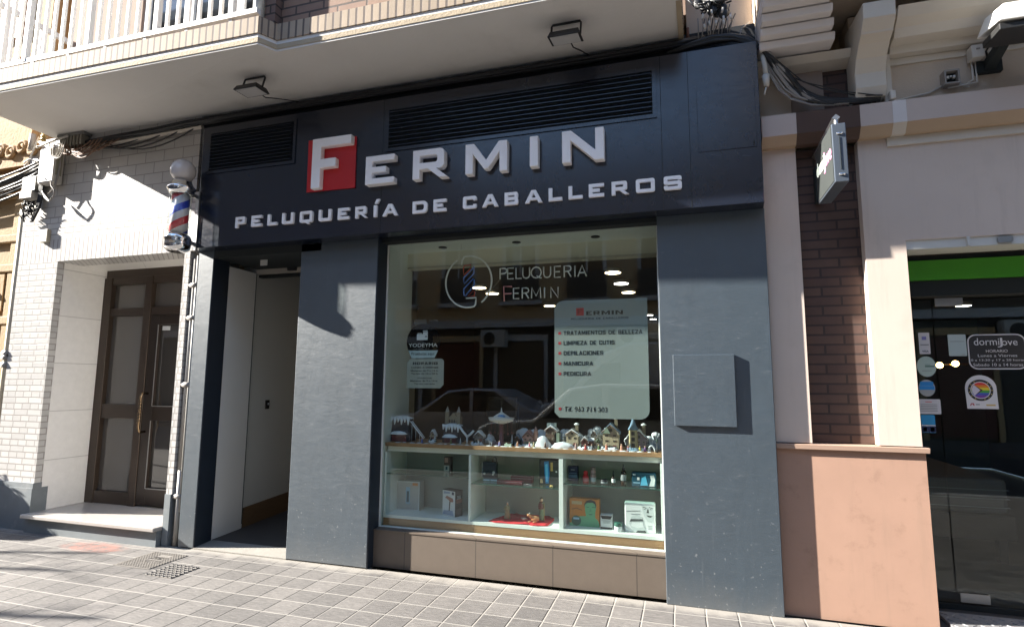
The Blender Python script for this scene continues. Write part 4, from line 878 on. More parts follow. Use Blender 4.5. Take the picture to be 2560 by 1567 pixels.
for dx, s in ((-.02, -1), (.02, -1)): MB().tube([(p.x+dx, .285, FL+.022), (p.x+dx-.012, .272, FL+.016), (p.x+dx-.024, .27, FL+.014)], .006, 6, r1=.004).build("leg", k_ox, ox)
# right bay, shelf
def bottle(name, label, cat, q0, q1, Y, zb, prof, mats, n=18):   # prof: list of (name, [(r,z)...]) in unit height/half width
    x0, x1, z0, z1 = rect(q0, q1, Y); h = z1-z0; w = (x1-x0)/2; t = thing(name, label, cat, ((x0+x1)/2, Y, zb))
    for (pn, P), m_ in zip(prof, mats): MB().lathe([(a*w, b*h) for a, b in P], ((x0+x1)/2, Y, zb), n).build(pn, m_, t)
    return t
t, r = prod("cream_box", "navy and blue stacked cosmetic carton at the left of the right shelf", "box", zn(672, 325), zn(805, 540), .34, SR, .05, k_navy); panel(t, r, .02, .98, .22, .42, C("print_slate_blue", .16, .24, .36)); panel(t, r, .28, .7, .74, .78, k_white); panel(t, r, .1, .9, .5, .55, C("print_slate_blue", .16, .24, .36))
bottle("red_spray_bottle", "small bright red spray bottle on the right shelf", "bottle", zn(875, 400), zn(962, 566), .31, SR, [("body", [(.9, 0), (1, .04), (1, .45), (.85, .58), (.6, .64)]), ("cap", [(.6, .645), (.72, .66), (.72, .95), (.6, 1)]), ("printed_label", [(1.01, .12), (1.02, .16), (1.02, .40), (1.01, .44)])], (k_red, k_red, C("print_rose", .75, .25, .25)))
bottle("spray_can", "rose beige spray can beside the red bottle", "can", zn(985, 340), zn(1062, 562), .31, SR, [("body", [(.9, 0), (1, .03), (1, .78), (.9, .82)]), ("cap", [(.86, .825), (.88, .84), (.86, 1), (.7, 1)]), ("printed_label", [(1.01, .1), (1.02, .12), (1.02, .34), (1.01, .36)]), ("dark_band", [(1.01, .55), (1.02, .56), (1.02, .64), (1.01, .65)])], (k_pink, C("cap_taupe", .25, .2, .17), k_white, C("cap_taupe", .25, .2, .17)))
bottle("black_jar", "squat black jar with a pale label on the right shelf", "jar", zn(1122, 497), zn(1226, 568), .29, SR, [("body", [(.96, 0), (1, .05), (1, .62), (.9, .66)]), ("lid", [(1.03, .67), (1.04, .7), (1.04, .96), (.98, 1)]), ("printed_label", [(1.005, .2), (1.015, .22), (1.015, .55), (1.005, .57)])], (k_black, k_black, k_grey))
bottle("dropper_bottle", "small black dropper bottle beside the squat jar", "bottle", zn(1277, 375), zn(1333, 575), .29, SR, [("body", [(.95, 0), (1, .04), (1, .45), (.6, .55), (.45, .58)]), ("dropper_cap", [(.5, .585), (.5, .72), (.36, .74), (.28, .95), (.15, 1)]), ("printed_label", [(1.01, .14), (1.03, .15), (1.03, .40), (1.01, .41)])], (k_amber, k_black, k_white))
bottle("pump_bottle", "tall dark pump bottle with pale label on the right shelf", "bottle", zn(1404, 292), zn(1488, 590), .29, SR, [("body", [(.95, 0), (1, .03), (1, .52), (.9, .62), (.5, .70)]), ("pump", [(.55, .705), (.55, .82), (.3, .84), (.22, .92), (.2, 1)]), ("printed_label", [(1.01, .22), (1.03, .23), (1.03, .50), (1.01, .51)])], (k_amber, k_black, k_grey))
t, r = prod("razor_box", "wide dark blue carton with pale blue razor picture at the right end of the shelf", "box", zn(1560, 402), zn(1900, 610), .28, SR, .07, C("carton_petrol", .012, .07, .11)); pform(t, r, [(.35, .05), (.42, .62), (.58, .8), (.66, .1)], C("print_cyan2", .10, .42, .62)); pform(t, r, [(.72, .04), (.80, .5), (.76, .82), (.92, .86), (.97, .5), (.93, .04)], k_white); panel(t, r, .22, .32, .45, .65, k_white); panel(t, r, .06, .34, .22, .28, k_ltblue); panel(t, r, .05, .16, .8, .9, k_white)
# right bay, floor
t, r = prod("orange_gift_box", "large orange gift box printed with a green man's head", "box", zn(690, 748), zn(1112, 1165), .33, FL, .06, k_orange)
pform(t, r, [(0, 0), (1, 0), (1, .10), (.95, .24), (.86, .34), (.86, .52), (.90, .74), (.84, .90), (.72, .94), (.58, .90), (.52, .74), (.53, .52), (.56, .38), (.34, .36), (.24, .18), (0, .10)], k_green, "man_print")
pform(t, r, [(.50, .70), (.50, .82), (.58, .93), (.72, .985), (.86, .93), (.90, .80), (.88, .68), (.86, .82), (.78, .88), (.60, .86), (.53, .80)], k_black, "hair_print", .0026)
for a in ((.57, .66, .70, .72), (.75, .86, .70, .72)): panel(t, r, *a, k_dkg, "brow_print", .0026)
pform(t, r, [(.64, .46), (.78, .46), (.74, .43), (.68, .43)], k_dkg, "mouth_print", .0026); pform(t, r, [(.69, .66), (.73, .66), (.75, .54), (.67, .54)], C("print_green2", .10, .36, .19), "nose_print", .0026)
MB().xz(disc(r[0]+(r[1]-r[0])*.23, r[2]+(r[3]-r[2])*.20, (r[1]-r[0])*.16), r[4]-.004, r[4]-.0027).build("jar_print", k_dkg, t); panel(t, r, .13, .33, .24, .31, k_ltblue, "jar_print", .0052); panel(t, r, .08, .42, .78, .90, C("print_cream", .6, .45, .25)); pform(t, r, [(.08, .62), (.25, .66), (.42, .60), (.42, .57), (.25, .62), (.08, .585)], C("print_brown", .25, .08, .02))
t, r = prod("shaving_cream_tub", "white and black square tub between the orange box and the green lidded jar", "tub", zn(1122, 962), zn(1288, 1175), .30, FL, .06, k_white); pform(t, r, [(.0, .93), (1, .93), (.86, .70), (.14, .70)], k_black); panel(t, r, 0, 1, .02, .14, k_black); panel(t, r, .12, .9, .58, .60, k_grey); panel(t, r, .2, .8, .50, .52, k_grey); panel(t, r, .2, .8, .42, .44, k_grey)
bottle("green_lid_jar", "small white jar with a green lid on the cabinet floor", "jar", zn(1314, 1070), zn(1428, 1198), .27, FL, [("body", [(.95, 0), (1, .05), (1, .58), (.9, .62)]), ("lid", [(1.03, .63), (1.05, .66), (1.05, .95), (1, 1)])], (k_white, k_dkg))
t, r = prod("white_gift_box", "white tin printed with a grey man's face and a jar drawing at the right end", "box", zn(1458, 795), zn(1895, 1250), .27, FL, .06, k_white, bevel=.008)
pform(t, r, [(.55, .92), (.97, .86), (.98, .55), (.88, .36), (.74, .40), (.62, .62)], C("print_pale_grey", .50, .54, .54), "face_print")
for P in ([(.60, .86), (.72, .82), (.72, .84), (.60, .885)], [(.80, .86), (.92, .82), (.92, .84), (.80, .88)], [(.75, .80), (.78, .80), (.80, .68), (.72, .67)], [(.72, .60), (.92, .58), (.84, .53), (.76, .55)], [(.62, .81), (.70, .80), (.66, .78)], [(.82, .81), (.90, .80), (.86, .78)]): pform(t, r, P, C("print_ink", .05, .06, .06), "face_print", .0026)
pform(t, r, [(.14, .30), (.22, .52), (.40, .60), (.56, .52), (.70, .05), (.30, .0), (.24, .12)], C("print_pale_grey", .50, .54, .54), "jar_print"); pform(t, r, [(.20, .22), (.24, .34), (.60, .34), (.62, .20), (.40, .16)], k_white, "jar_print", .0026); pform(t, r, [(.16, .36), (.2, .44), (.58, .46), (.6, .40), (.4, .38)], C("print_ink", .05, .06, .06), "jar_print", .0032); pform(t, r, [(.36, .0), (.70, .02), (.66, .09), (.42, .08)], C("print_ink", .05, .06, .06), "jar_print", .0032)
for k in range(3): panel(t, r, .76, .9, .24-.05*k, .255-.05*k, k_grey)
pform(t, r, [(.06, .68), (.52, .72), (.52, .745), (.06, .705)], k_grey); pform(t, r, [(.22, .59), (.50, .61), (.50, .63), (.22, .61)], k_grey)

# ------------------------------------------------------------------ Christmas village on the counter
VS = 2.0
def grow(mb, x, y, s=VS): return mb.xform(Matrix.Translation((x, y, CT)) @ Matrix.Diagonal((s, s*.7, s, 1)) @ Matrix.Translation((-x, -y, -CT)))
VILLAGE = []
CT = .9625
snow = M("village_snow", (.74, .78, .82), .8, var=.1, vs=60, bmp=.3, bs=200); rock = M("village_rock", (.05, .042, .045), .8, var=.5, vs=60); stone = M("village_stone", (.22, .19, .13), .8, var=.3, vs=80)
k_win = C("village_window", .04, .035, .03); k_cream = C("village_cream", .42, .36, .25, var=.45, vs=120); k_vgreen = C("village_green_wall", .22, .28, .22, var=.4, vs=120); k_vred = C("village_red_wall", .17, .05, .05, var=.5, vs=120); k_vpink = C("village_pink", .42, .27, .25, var=.4, vs=120); k_vbrown = C("village_brown", .12, .075, .055, var=.5, vs=120); k_vwhite = C("village_white", .66, .63, .58); k_vyel = C("village_yellow", .40, .35, .20, var=.4, vs=120); k_vblue = C("village_blue_roof", .16, .26, .38)
def lump(mb, cx, cy, z, rx, ry, h, seed, n=18, m=6, jit=.18):
    rnd = random.Random(seed); vs = []
    for i in range(m+1):
        a = math.pi/2*i/m
        for k in range(n):
            b = 2*math.pi*k/n; j = 1+jit*(rnd.random()-.5)*2
            vs.append((cx+rx*math.cos(a)*math.cos(b)*j, cy+ry*math.cos(a)*math.sin(b)*j, z+h*math.sin(a)*(1+jit*.6*(rnd.random()-.5))))
    mb.add(vs, [(i*n+k, i*n+(k+1) % n, (i+1)*n+(k+1) % n, (i+1)*n+k) for i in range(m) for k in range(n)], True); return mb
def house(label, q, Y, w, d, h, rh, wall, roof, nw=2, rows=2, chimney=False, zb=CT, group="village houses", gable=True, door=k_vred, snowcap=True):
    x = at(q, Y).x; t = thing("village_house", label, "model house", (x, Y, zb), group); VILLAGE.append(t); y0, y1 = Y-d/2, Y+d/2
    mb = MB().box(x-w/2, x+w/2, y0, y1, zb, zb+h)
    if gable: mb.xz([(x-w/2, zb+h), (x+w/2, zb+h), (x, zb+h+rh)], y0+.001, y1-.001)
    mb.build("wall", wall, t)
    e = w*.08; q_ = .006
    if gable: r_ = MB().xz([(x-w/2-e, zb+h-.004), (x-w/2-e, zb+h+.004), (x, zb+h+rh+q_+.003), (x+w/2+e, zb+h+.004), (x+w/2+e, zb+h-.004), (x, zb+h+rh+.0005)], y0-.006, y1+.004)
    else: r_ = MB().yz([(y0-.006, zb+h), (y1+.004, zb+h), (y1-.01, zb+h+rh), (y0+.012, zb+h+rh)], x-w/2-e, x+w/2+e)
    ro = r_.build("roof", roof, t)
    if chimney: box(x+w*.22, x+w*.22+.012, Y-.006, Y+.006, zb+h+rh*.3, zb+h+rh+.022).build("chimney", stone, ro); lump(MB(), x+w*.22+.006, Y, zb+h+rh+.022, .010, .009, .008, 3).build("snow_cap", snow, ro)
    for j in range(rows):
        for i in range(nw):
            cx = x-w/2+w*(i+.5)/nw; z = zb+h*(j+.35)/rows
            if j == 0 and i == nw//2: box(cx-.006, cx+.006, y0-.0015, y0-.0003, zb+.002, zb+h/rows*.8).build("door", door, t)
            else:
                f = box(cx-w*.26/nw, cx+w*.26/nw, y0-.0012, y0-.0003, z, z+h*.36/rows).build("window", k_cream, t); box(cx-w*.19/nw, cx+w*.19/nw, y0-.002, y0-.0013, z+.001, z+h*.32/rows).build("pane", k_win, f)
    if gable:
        for s2 in (-1, 1): lump(MB(), x+s2*w*.24, Y, zb+h+rh*.46, w*.2, d*.42, .006, int(abs(x)*997)+s2, 10, 4).build("roof_snow", snow, ro)
        box(x-w*.10, x+w*.10, y0-.0022, y0-.0003, zb+h+rh*.15, zb+h+rh*.5).build("gable_window", k_win, t)
        MB().tube([(x-w/2-e, y0-.006, zb+h), (x, y0-.006, zb+h+rh)], .0022, 5).tube([(x+w/2+e, y0-.006, zb+h), (x, y0-.006, zb+h+rh)], .0022, 5).build("bargeboard", k_vbrown, ro)
    lump(MB(), x, y0-.004, zb-.001, w*.62, .016, .010, int(abs(x)*1000)).build("snow_drift", snow, t)
    rg = random.Random(int(abs(x)*5000)); ms, md = MB(), MB()
    for k in range(7): lump(ms, x+(rg.random()-.5)*w*1.5, y0-.003-.012*rg.random(), zb-.001, .004+.005*rg.random(), .006, .004+.010*rg.random(), k+int(abs(x)*900), 8, 4, .3)
    for k in range(5): lump(md, x+(rg.random()-.5)*w*1.5, y0-.002-.010*rg.random(), zb-.001, .003+.003*rg.random(), .004, .008+.012*rg.random(), k+int(abs(x)*700), 7, 4, .35)
    ms.build("snow_bank", snow, t); md.build("shrubs", C("village_shrub", .035, .045, .03), t)
    return t, x
def cliff(name, label, q, Y, w, h, d=.09):
    x = at(q, Y).x; t = thing(name, label, "snowy model hill", (x, Y, CT), "snowy model hills"); VILLAGE.append(t)
    MB().hexa([(x-w*.5, Y-d/2, CT), (x+w*.5, Y-d/2, CT), (x+w*.5, Y+d/2, CT), (x-w*.5, Y+d/2, CT), (x-w*.38, Y-d*.36, CT+h), (x+w*.36, Y-d*.36, CT+h), (x+w*.36, Y+d*.4, CT+h), (x-w*.38, Y+d*.4, CT+h)]).build("rock", rock, t, .006)
    mb = MB(); lump(mb, x, Y, CT+h-.004, w*.46, d*.5, .012, 5)
    for k in range(6): mb.tube([(x-w*.40+w*.155*k, Y-d*.40, CT+h+.002), (x-w*.43+w*.165*k, Y-d*.47, CT+h-.018-.010*(k % 2))], .009, 6, r1=.002)
    mb.build("snow_cap", snow, t); lump(MB(), x-w*.05, Y-d*.55, CT+h*.30, w*.42, .014, .014, 8).build("snow_ledge", snow, t)
    box(x-w*.35, x+w*.32, Y-d*.55, Y-d*.5, CT+.001, CT+h*.28).build("lower_wall", k_vred, t)
    return t, x
t, xc = cliff("model_hill", "snow capped dark hill at the left end of the model village", zg(385, 600), .36, .098, .098)
lo = bpy.data.objects
for k, c_ in enumerate((k_vred, k_vbrown, k_cream, k_vblue)): pass
# slide down from the hill
a, b = at(zg(515, 490), .33), at(zg(725, 770), .29)
mb = MB().tube([a, (a+b)/2+Vector((0, 0, -.002)), b], .006, 6).tube([a+Vector((.012, .0, .006)), b+Vector((.012, 0, .006))], .003, 5).tube([a+Vector((-.010, .0, .006)), b+Vector((-.010, 0, .006))], .003, 5)
for s_ in (.1, .4, .7): pt = a.lerp(b, s_); mb.tube([(pt.x, pt.y, CT), (pt.x, pt.y, pt.z)], .002, 5)
solo(mb, "sledge_run", snow, "white sledge run sloping down from the left snow hill", "model slide")
t, xc = cliff("model_hill", "snow capped dark hill carrying the twin spired church", zg(1225, 640), .40, .082, .072)
zc = CT+.076*VS; ch = thing("model_church", "twin spired stone church on top of a snowy hill", "model church", (xc, .41, zc)); VILLAGE.append(ch)
MB().box(xc-.029, xc+.029, .39, .44, zc, zc+.030).xz([(xc-.014, zc+.030), (xc+.014, zc+.030), (xc, zc+.048)], .391, .439).build("wall", stone, ch)
for s in (-1, 1):
    tw = box(xc+s*.026-.008, xc+s*.026+.008, .384, .40, zc, zc+.05).build("tower", stone, ch); MB().lathe([(.0105, 0), (.0006, .024)], (xc+s*.026, .392, zc+.0505), 4, rot=.785, smooth=False).build("spire", C("spire_grey", .30, .30, .30), tw)
for k in range(4): MB().xz([(xc-.018+.011*k, zc+.004), (xc-.012+.011*k, zc+.004), (xc-.012+.011*k, zc+.016), (xc-.015+.011*k, zc+.020), (xc-.018+.011*k, zc+.016)], .3885, .3897).build("window", k_win, ch)
a, b = at(zg(1310, 540), .36), at(zg(1450, 740), .31); c2 = at(zg(1560, 640), .31)
mb = MB()
for u, v_ in ((a, b), (b, c2)): mb.tube([u, u.lerp(v_, .5)+Vector((0, 0, -.006)), v_], .010, 6)
mb.add([], []); mb.tube([(b.x, b.y, CT), (b.x, b.y, b.z)], .008, 6)
solo(mb, "snow_slope", snow, "pale blue snow slope curving down beside the church hill", "model slope")
house("small grey cabin on a snow mound right of the church hill", zg(1660, 720), .33, .038, .04, .030, .018, C("village_grey", .16, .15, .15), snow, 2, 1)
p = at(zg(1480, 600), .44); mb = MB()
for k in range(9): an = random.random()*6.28; mb.tube([(p.x, .44, CT+.01+.006*k), (p.x+.022*math.cos(an), .44+.012*math.sin(an), CT+.032+.0065*k)], .0016, 4, r1=.0006)
mb.tube([(p.x, .44, CT), (p.x, .44, CT+.085)], .0028, 5, r1=.001); solo(grow(mb, p.x, .44, 1.5), "bare_model_tree", C("twig_grey", .10, .10, .11), "bare dark model tree behind the snow slope", "model tree")
# swing carousel
x = at(zg(2020, 600), .34).x; zt_ = at(zg(2020, 470), .34).z; t = thing("model_carousel", "white and blue topped swing carousel in the model village", "model carousel", (x, .34, CT)); VILLAGE.append(t); hz = (zt_-CT)/VS
MB().lathe([(.026, 0), (.026, .006), (.010, .012), (.008, hz-.012)], (x, .34, CT), 14).build("column", k_vred, t)
MB().lathe([(.012, hz-.014), (.050, hz-.002), (.056, hz+.012), (.040, hz+.010), (.03, hz+.018), (.004, hz+.034), (.001, hz+.052)], (x, .34, CT), 16).build("canopy", k_vwhite, t); MB().ball((x+.004, .318, CT+hz+.012), .016, 12, 1.3, .7, .8).build("dome", C("dome_blue", .12, .24, .45), t)
for k in range(8): a_ = k*.785; MB().tube([(x+.046*math.cos(a_), .34+.046*math.sin(a_), CT+hz), (x+.052*math.cos(a_), .34+.052*math.sin(a_), CT+hz*.5)], .0007, 4).ball((x+.052*math.cos(a_), .34+.052*math.sin(a_), CT+hz*.48), .0045, 6).build("swing", k_vred if k % 2 else k_vbrown, t)
# cotton wool
cot = M("cotton_wool", (.78, .83, .90), .95, var=.15, vs=40, bmp=.6, bs=120)
mb = MB(); rr = random.Random(77)
for q, rx, h in ((zg(1830, 720), .030, .07), (zg(2350, 700), .05, .115), (zh(60, 700), .05, .12), (zh(230, 700), .045, .115), (zh(360, 650), .05, .13), (zh(560, 640), .05, .10), (zh(760, 640), .05, .125), (zh(1000, 700), .035, .09), (zh(1190, 700), .045, .13), (zh(1290, 640), .055, .155), (zh(1860, 750), .045, .10), (zh(2120, 780), .04, .085), (zh(2280, 760), .045, .12)):
    p = at(q, .455)
    for k in range(20):
        w_ = rr.random(); a_ = rr.random()*6.283; t_ = rr.random()**.8; e_ = math.sqrt(max(.05, 1-t_*t_))
        r_ = .017+.016*rr.random(); n0 = len(mb.v)
        mb.ball((p.x+rx*1.25*e_*w_*math.cos(a_), .455+.035*e_*w_*math.sin(a_), CT+max(r_*.4, h*t_-r_*.5)), r_, 10, 1.1, .9, .9)
        mb.v[n0:] = [tuple(Vector(v)+Vector((rr.random()-.5, rr.random()-.5, rr.random()-.5))*r_*.14) for v in mb.v[n0:]]
solo(mb, "cotton_wool_snow", cot, "fluffy pale cotton wool snow piled behind the model houses", "cotton wool", kind="stuff")
# houses
t, x = house("row of pink gabled model houses beside the cotton wool", zh(150, 760), .36, .040, .05, .034, .020, k_vpink, C("village_pink_roof", .42, .22, .20), 2, 2)
MB().lathe([(.009, 0), (.009, .055), (.0105, .055), (.0008, .078)], (x+.03, .35, CT), 8).build("turret", k_vpink, t); box(x-.015, x+.032, .328, .3345, CT, CT+.018).build("shopfront", k_vgreen, t)
t, x = house("tall brown and white model house with a flat top and snowy base", zh(530, 700), .37, .044, .05, .062, .016, k_vbrown, snow, 2, 3)
box(x-.018, x+.018, .36, .385, CT+.075, CT+.092).build("attic", C("village_pale_green", .42, .5, .46), t); lump(MB(), x-.03, .33, CT, .03, .02, .042, 31).build("snow_bank", snow, t); box(x+.014, x+.034, .345, .385, CT, CT+.055).build("side_wing", k_vgreen, t)
t, x = house("cream model house with a snow roof and tall white chimney", zh(880, 740), .35, .046, .05, .05, .016, k_cream, snow, 2, 2, True); lump(MB(), x-.035, .315, CT, .045, .018, .022, 33).build("snow_bank", snow, t)
t, x = house("small red market stall with a snowy gable roof", zh(1085, 820), .31, .026, .03, .026, .015, k_vred, snow, 1, 1); house("low brown shed with snow on its roof beside the market stall", zh(1185, 820), .33, .022, .03, .030, .010, k_vbrown, snow, 1, 1, gable=False)
t, x = house("large cream and green gabled mansion with a blue cone turret", zh(1520, 760), .36, .060, .06, .062, .030, k_cream, k_vblue, 2, 3, True)
xt = at(zh(1700, 700), .34).x; MB().lathe([(.017, 0), (.017, .076)], (xt, .34, CT), 8, smooth=False).build("turret", k_vyel, t); MB().lathe([(.021, .076), (.012, .092), (.0008, .125)], (xt, .34, CT), 8, smooth=False).build("turret_roof", k_vblue, t); MB().xz([(x-.028, CT+.06), (x+.0, CT+.06), (x-.014, CT+.086)], .318, .329).build("gable", k_vgreen, t)
for k in range(3): box(xt-.006, xt+.006, .3215, .3245, CT+.012+.022*k, CT+.026+.022*k).build("window", k_win, t)
house("grey half timbered model house near the right end of the village", zh(1985, 770), .37, .055, .05, .040, .030, C("village_mauve", .20, .17, .19), snow, 3, 2, True)
# little props and figures at the front
def mini(label, q, col, h=.022, Y=.245):
    x = at(q, Y).x; t = thing("village_figure", label, "figurine", (x, Y, CT), "tiny village figures"); VILLAGE.append(t); MB().lathe([(h*.24, 0), (h*.26, h*.1), (h*.16, h*.5), (h*.19, h*.68), (h*.07, h*.76), (h*.06, h*.8)], (x, Y, CT), 9).build("coat", col, t); MB().ball((x, Y, CT+h*.88), h*.13, 8).build("head", k_skin, t)
for lab, q, col in (("tiny figure in a violet coat by the carousel railings", zg(1990, 820), C("mini_violet", .24, .22, .45)), ("tiny figure in orange brown beside the toy cart", zg(2290, 800), C("mini_orange", .45, .20, .10)), ("tiny figure in a red coat in front of the market stall", zh(1090, 900), C("mini_red", .5, .06, .06)), ("tiny grey figure right of the red coated one", zh(1195, 910), C("mini_grey", .25, .27, .30)), ("tiny green figure under the little lamp tree", zh(1310, 880), C("mini_green", .12, .20, .07)), ("tiny salmon coated figure before the mansion's left gable", zh(1440, 870), C("mini_salmon", .60, .22, .15)), ("tiny peach figure before the mansion's turret", zh(1690, 890), C("mini_peach", .62, .30, .20)), ("tiny scarlet figure right of the turret", zh(1800, 880), C("mini_scarlet", .55, .05, .07)), ("tiny yellow coated figure before the grey house", zh(1995, 920), C("mini_yellow", .62, .52, .06)), ("tiny purple figure behind the yellow coated one", zh(2080, 890), C("mini_purple", .22, .10, .30)), ("tiny cream figure by the pink houses", zh(230, 830), k_vyel), ("tiny rose figure by the pink houses", zh(160, 830), C("mini_rose", .55, .2, .25))): mini(lab, q, col, .026 if "salmon" in lab or "peach" in lab else .021, .26 if "purple" in lab else .245)
def rein(label, q):
    x = at(q, .24).x; t = MB().ball((x, .24, CT+.014), .006, 10, 1.3, .7, .8)
    for dx in (-.005, .005):
        for s in (-.003, .003): t.tube([(x+dx, .24+s, CT), (x+dx, .24+s, CT+.012)], .0012, 5)
    t.tube([(x-.006, .24, CT+.016), (x-.010, .24, CT+.026)], .003, 6).ball((x-.011, .24, CT+.027), .0034, 8); solo(grow(t, x, .24), "model_reindeer", k_white, label, "figurine")
rein("small white model reindeer left of the dark railings", zg(1840, 830))
x = at(zg(1930, 830), .25).x; mb = MB()
for k in range(6): mb.box(x-.015+.006*k, x-.0135+.006*k, .249, .2515, CT, CT+.018)
for z in (.004, .009, .015): mb.box(x-.016, x+.017, .2485, .252, CT+z, CT+z+.0025)
solo(grow(mb, x, .25), "model_railings", C("railing_plum", .10, .07, .13), "small plum railings in front of the carousel", "model fence")
x = at(zg(2130, 870), .235).x; solo(grow(MB().box(x-.014, x+.014, .23, .245, CT, CT+.010).lathe([(.003, .01), (.003, .014)], (x-.006, .237, CT), 8), x, .237), "model_bench", C("bench_mint", .50, .62, .50), "low pale mint bench in front of the carousel", "model bench")
x = at(zh(1860, 960), .235).x; mb = MB()
for k in range(6): mb.box(x-.016+.006*k, x-.0135+.006*k, .234, .237, CT, CT+.014)
mb.box(x-.018, x+.018, .2335, .2375, CT+.004, CT+.006).box(x-.018, x+.018, .2335, .2375, CT+.010, CT+.012); solo(grow(mb, x, .235), "model_picket_fence", k_ltblue, "pale blue picket fence at the front of the village's right end", "model fence")
x = at(zh(2285, 1000), .235).x; t = thing("model_street_lamp", "black model street lamp at the right end of the counter", "model lamp", (x, .235, CT)); VILLAGE.append(t); MB().lathe([(.005, 0), (.002, .006), (.0014, .034)], (x, .235, CT), 8).build("post", k_black, t); MB().lathe([(.002, .034), (.004, .038), (.0045, .046), (.001, .052)], (x, .235, CT), 8).build("lantern", C("lamp_dark_green", .03, .05, .04), t)
pa = at(zh(2190, 900), .27); solo(grow(MB().tube([(pa.x+.012*math.cos(a), .27, CT+.022*math.sin(a)) for a in [math.pi*k/10 for k in range(11)]], .003, 6), pa.x, .27), "model_arch", snow, "small white arch beside the black model street lamp", "model arch")
x = at(zh(1300, 800), .29).x; mb = MB().tube([(x, .29, CT), (x, .29, CT+.03)], .0014, 5)
for k in range(3): mb.ball((x+.004*(k-1), .29, CT+.031+.004*(k % 2)), .0055, 8)
solo(grow(mb, x, .29), "model_topiary", C("topiary_green", .035, .06, .03), "dark green model topiary between the market stall and the mansion", "model tree")
mb = MB()
for k in range(34):
    rr = random.Random(k+50); x = -2.33+2.12*(k+.3*rr.random())/34; lump(mb, x, .222+.018*rr.random(), CT-.001, .014+.02*rr.random(), .008, .004+.003*rr.random(), k, 10, 4)
solo(mb, "scattered_snow", snow, "patches of scattered artificial snow along the front edge of the counter", "artificial snow", kind="stuff")

def conifer(label, q, Y, h):
    x = at(q, Y).x; t = thing("model_fir", label, "model tree", (x, Y, CT), "model fir trees"); mb = MB(); mw = MB()
    for k in range(4):
        z0 = h*(.12+.2*k); r_ = h*(.26-.05*k); mb.lathe([(r_, z0), (r_*.45, z0+h*.14), (.001, z0+h*.32)], (x, Y, CT), 9, rot=k*.4, smooth=False); mw.lathe([(r_*.80, z0+h*.045), (r_*.42, z0+h*.155), (.001, z0+h*.335)], (x, Y-.001, CT), 7, rot=k, smooth=False)
    mb.tube([(x, Y, CT), (x, Y, CT+h*.2)], h*.04, 6); mb.build("branches", C("fir_green", .03, .05, .03), t); mw.build("snow_cap", snow, t)
for lab, q, Y, h in (("snowy model fir between the sledge run and the church hill", zg(920, 700), .33, .075), ("little snowy model fir at the foot of the church hill", zg(1340, 800), .27, .05), ("snowy model fir right of the carousel", zg(2200, 700), .36, .08), ("snowy model fir left of the chimney house", zh(720, 720), .38, .10), ("tiny snowy model fir beside the turret", zh(1830, 800), .29, .06), ("snowy model fir behind the grey half timbered house", zh(2120, 700), .42, .09), ("snowy model fir at the very left end of the counter", zg(200, 720), .34, .06)): conifer(lab, q, Y, h)
t, x = house("little cream chapel like house left of the church hill", zg(890, 740), .36, .022, .03, .026, .018, k_cream, snow, 1, 1)
t, x = house("small blue roofed house between the carousel and the pink row", zg(2300, 760), .36, .020, .03, .022, .016, k_vbrown, k_vblue, 1, 1)
t, x = house("narrow white house behind the market stall", zh(1240, 760), .40, .022, .03, .045, .018, k_vwhite, snow, 1, 2)
for lab, q, col in (("tiny blue figure below the sledge run", zg(700, 810), C("mini_blue", .08, .14, .40)), ("tiny maroon figure below the left snow hill", zg(420, 800), C("mini_maroon", .22, .03, .04)), ("tiny olive figure before the church hill", zg(1180, 830), C("mini_olive", .16, .16, .05)), ("tiny white figure by the grey cabin", zg(1640, 840), k_white), ("tiny brown figure before the tall house", zh(420, 880), k_vbrown), ("tiny pink figure before the chimney house", zh(930, 890), k_vpink)): mini(lab, q, col)
for o in VILLAGE: o.scale = (VS, VS*.7, VS)

# ------------------------------------------------------------------ signs on the shop window
GI = .1735           # just behind the pane
sb = thing("services_board", "pale green lettered board with rounded corners listing treatments in the shop window", "sign", (-.6, GI+.004, 1.2))
m_board = M("pale_green_board", (.25, .28, .272), .35, var=.06, vs=3)
m_ink = C("sign_ink", .015, .02, .022, var=0); m_signred = C("sign_red", .42, .03, .04, var=0)
bw_ = rrect(-.962, -.250, 1.202, 2.102, .075, 6, (2, 1, 0, 1))
# small cut at the lower left corner, sharp upper right corner
bw_ = [p for p in rrect(-.962, -.252, 1.202, 2.102, .07, 6, (0, 1, 0, 1))]
bw_ = [(-.925, 1.202)]+bw_[1:8]+[(-.252, 2.102)]+bw_[9:]+[(-.962, 1.240)]
MB().xz(bw_, GI+.004, GI+.007).build("panel", m_board, sb)
for (x0, x1, z0, z1, s_) in ((-.890, -.292, 1.833, 1.864, "TRATAMIENTOS DE BELLEZA"), (-.890, -.500, 1.756, 1.787, "LIMPIEZA DE CUTIS"), (-.890, -.587, 1.678, 1.709, "DEPILACIONES"), (-.890, -.664, 1.598, 1.629, "MANICURA"), (-.891, -.680, 1.520, 1.551, "PEDICURA"), (-.889, -.560, 1.250, 1.287, "Tlf. 963 714 303")):
    (T(s_, x0, x1, z0, z1, GI+.003, m_ink, sb, "lettering", .001, bold=.1) if s_[0] == "T" and s_[1] == "l" else gtext(s_, x0, x1, z0, z1, GI+.0036, m_ink, sb, .2))
    zc = (z0+z1)/2; box(-.931, -.911, GI+.0022, GI+.0037, zc-.010, zc+.010).build("bullet", m_signred, sb)
lg = box(-.789, -.730, GI+.0022, GI+.0037, 1.982, 2.041).build("logo_square", m_signred, sb)
o, h = letter('F', -.778, -.742, 1.992, 2.031, .009, .008); MB().xz(o, GI+.001, GI+.002).build("logo_letter", C("logo_dark_red", .20, .015, .02, var=0), sb)
